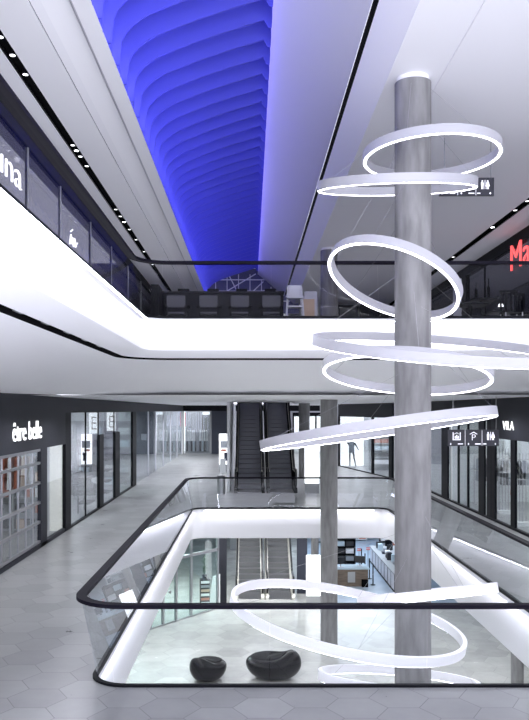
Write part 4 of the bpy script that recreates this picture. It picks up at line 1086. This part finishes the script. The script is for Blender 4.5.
def monitor(x, y, z, rz, lab):
    global mon
    if mon is None:
        t = mon = thing('monitor', lab, 'monitor', (x, y, z), rz, 'screens on the lower store counters')
        MB().bb(-.25, .25, -.02, .02, .15, .48).build('screen', 'screen', t); MB().cyl((0, .03, 0), (0, .03, .2), .03, n=8).build('stand', 'steel', t); MB().bb(-.12, .12, -.08, .1, 0, .02).build('foot', 'steel', t)
    else: dup(mon, (x, y, z), rz, lab)
pl = [('nearest on the brown desk', 4.35, 38.3, .88, .3), ('right one on the brown desk', 5.3, 38.6, .88, -.3), ('first from the near end of the long counter', 7.5, 37.6, .90, .9), ('second on the long counter', 7.2, 38.9, .90, .9), ('third on the long counter', 7.5, 40.3, .90, .7), ('fourth on the long counter', 7.3, 41.8, .90, .8), ('farthest on the long counter', 7.5, 43.3, .90, .6)]
for l_, x, y, z, a in pl: monitor(x, y, LOW+z, a, 'black screen '+l_)
rg = random.Random(5)
cs_ = ['cloth_k', 'cloth_w', 'navy', 'cloth_g', 'cloth_b', 'cloth_k']
wrd = ['one', 'two', 'three', 'four', 'five', 'six', 'seven', 'eight', 'nine', 'ten', 'eleven', 'twelve']
for i in range(12):
    y = 37.2+i*.57; h_ = .12+rg.random()*.28
    c = cs_[i % 6]; o = MB().bb(-.12, .12, -.14, .14, 0, h_).build('counter_item', c, bevel=.02); o.location = (6.95+rg.random()*.25, y, LOW+.90)
    tag(o, '%s small box, place %s from the near end of the long lower counter' % ({'cloth_k': 'black', 'cloth_w': 'white', 'navy': 'navy', 'cloth_g': 'grey', 'cloth_b': 'pale blue'}[c], wrd[i]), 'box', 'boxes along the lower counter')
post = None
for i, (px, yy) in enumerate(((373, 38.4), (369.4, 39.8), (365, 41.2), (361.5, 42.6))):
    x = (px-250)/800*yy; lab = 'slim dark queue post in the lower store, %s' % ['nearest', 'second nearest', 'second farthest', 'farthest'][i]
    if post is None:
        t = post = thing('queue_post', lab, 'post', (x, yy, LOW), 0, 'queue posts in the lower store')
        MB().cyl((0, 0, .02), (0, 0, 1.02), .03, n=10).build('pole', 'dark', t); MB().cyl((0, 0, 0), (0, 0, .02), .12, n=16).build('foot', 'dark', t)
    else: dup(post, (x, yy, LOW), 0, lab)
for i, (px, py, yy) in enumerate(((359, 561, 42), (368, 555, 42.3))):
    t = thing('small_sign', 'small red sign plate on a dark stick in the lower store, '+['left one', 'right one'][i], 'sign', ((px-250)/800*yy, yy, LOW))
    MB().bb(-.10, .10, -.01, .01, 1.0, 1.045).bb(-.10, .10, -.01, .01, 1.085, 1.13).build('red_band', 'cloth_r', t); MB().bb(-.10, .10, -.009, .009, 1.045, 1.085).build('white_band', 'cloth_w', t)
    MB().cyl((0, 0, .02), (0, 0, 1.0), .012, n=8).build('stick', 'dark', t); MB().cyl((0, 0, 0), (0, 0, .02), .12, n=16).build('foot', 'dark', t)
# stands of goods behind
names = ['nearest the brown desk', 'second behind the brown desk', 'right behind the long counter', 'far right behind the long counter', 'at the far end of the aisle', 'left of the far aisle']
for i, (x, y, c) in enumerate(((4.75, 42.0, 'dark'), (5.0, 45.6, 'shopgrey'), (8.2, 46.0, 'dark'), (9.0, 43.0, 'dark'), (6.75, 51.5, 'shopwhite'), (5.0, 50.5, 'dark'))):
    t = shelf(x, y, LOW, PI, 1.5, 1.7, 5, 'display shelf of goods in the lower store, '+names[i], c)
    for lv in range(4):
        for q in range(3):
            cc = ['cloth_k', 'cloth_w', 'navy', 'cloth_b', 'cloth_k', 'cloth_g', 'cloth_o'][(lv*3+q+i) % 7]
            o = MB().bb(-.2, .2, -.14, .12, 0, .26).build('boxed_goods', cc); o.location = (x-.48+q*.48, y+.03, LOW+.11+lv*.3875)
            tag(o, '%s goods, level %s, place %s, shelf %s' % ({'cloth_k': 'black', 'cloth_w': 'white', 'navy': 'navy', 'cloth_g': 'grey', 'cloth_b': 'blue', 'cloth_o': 'rust'}[cc], wrd[lv], wrd[q], names[i]), 'boxed goods', 'boxed goods on lower store shelves')
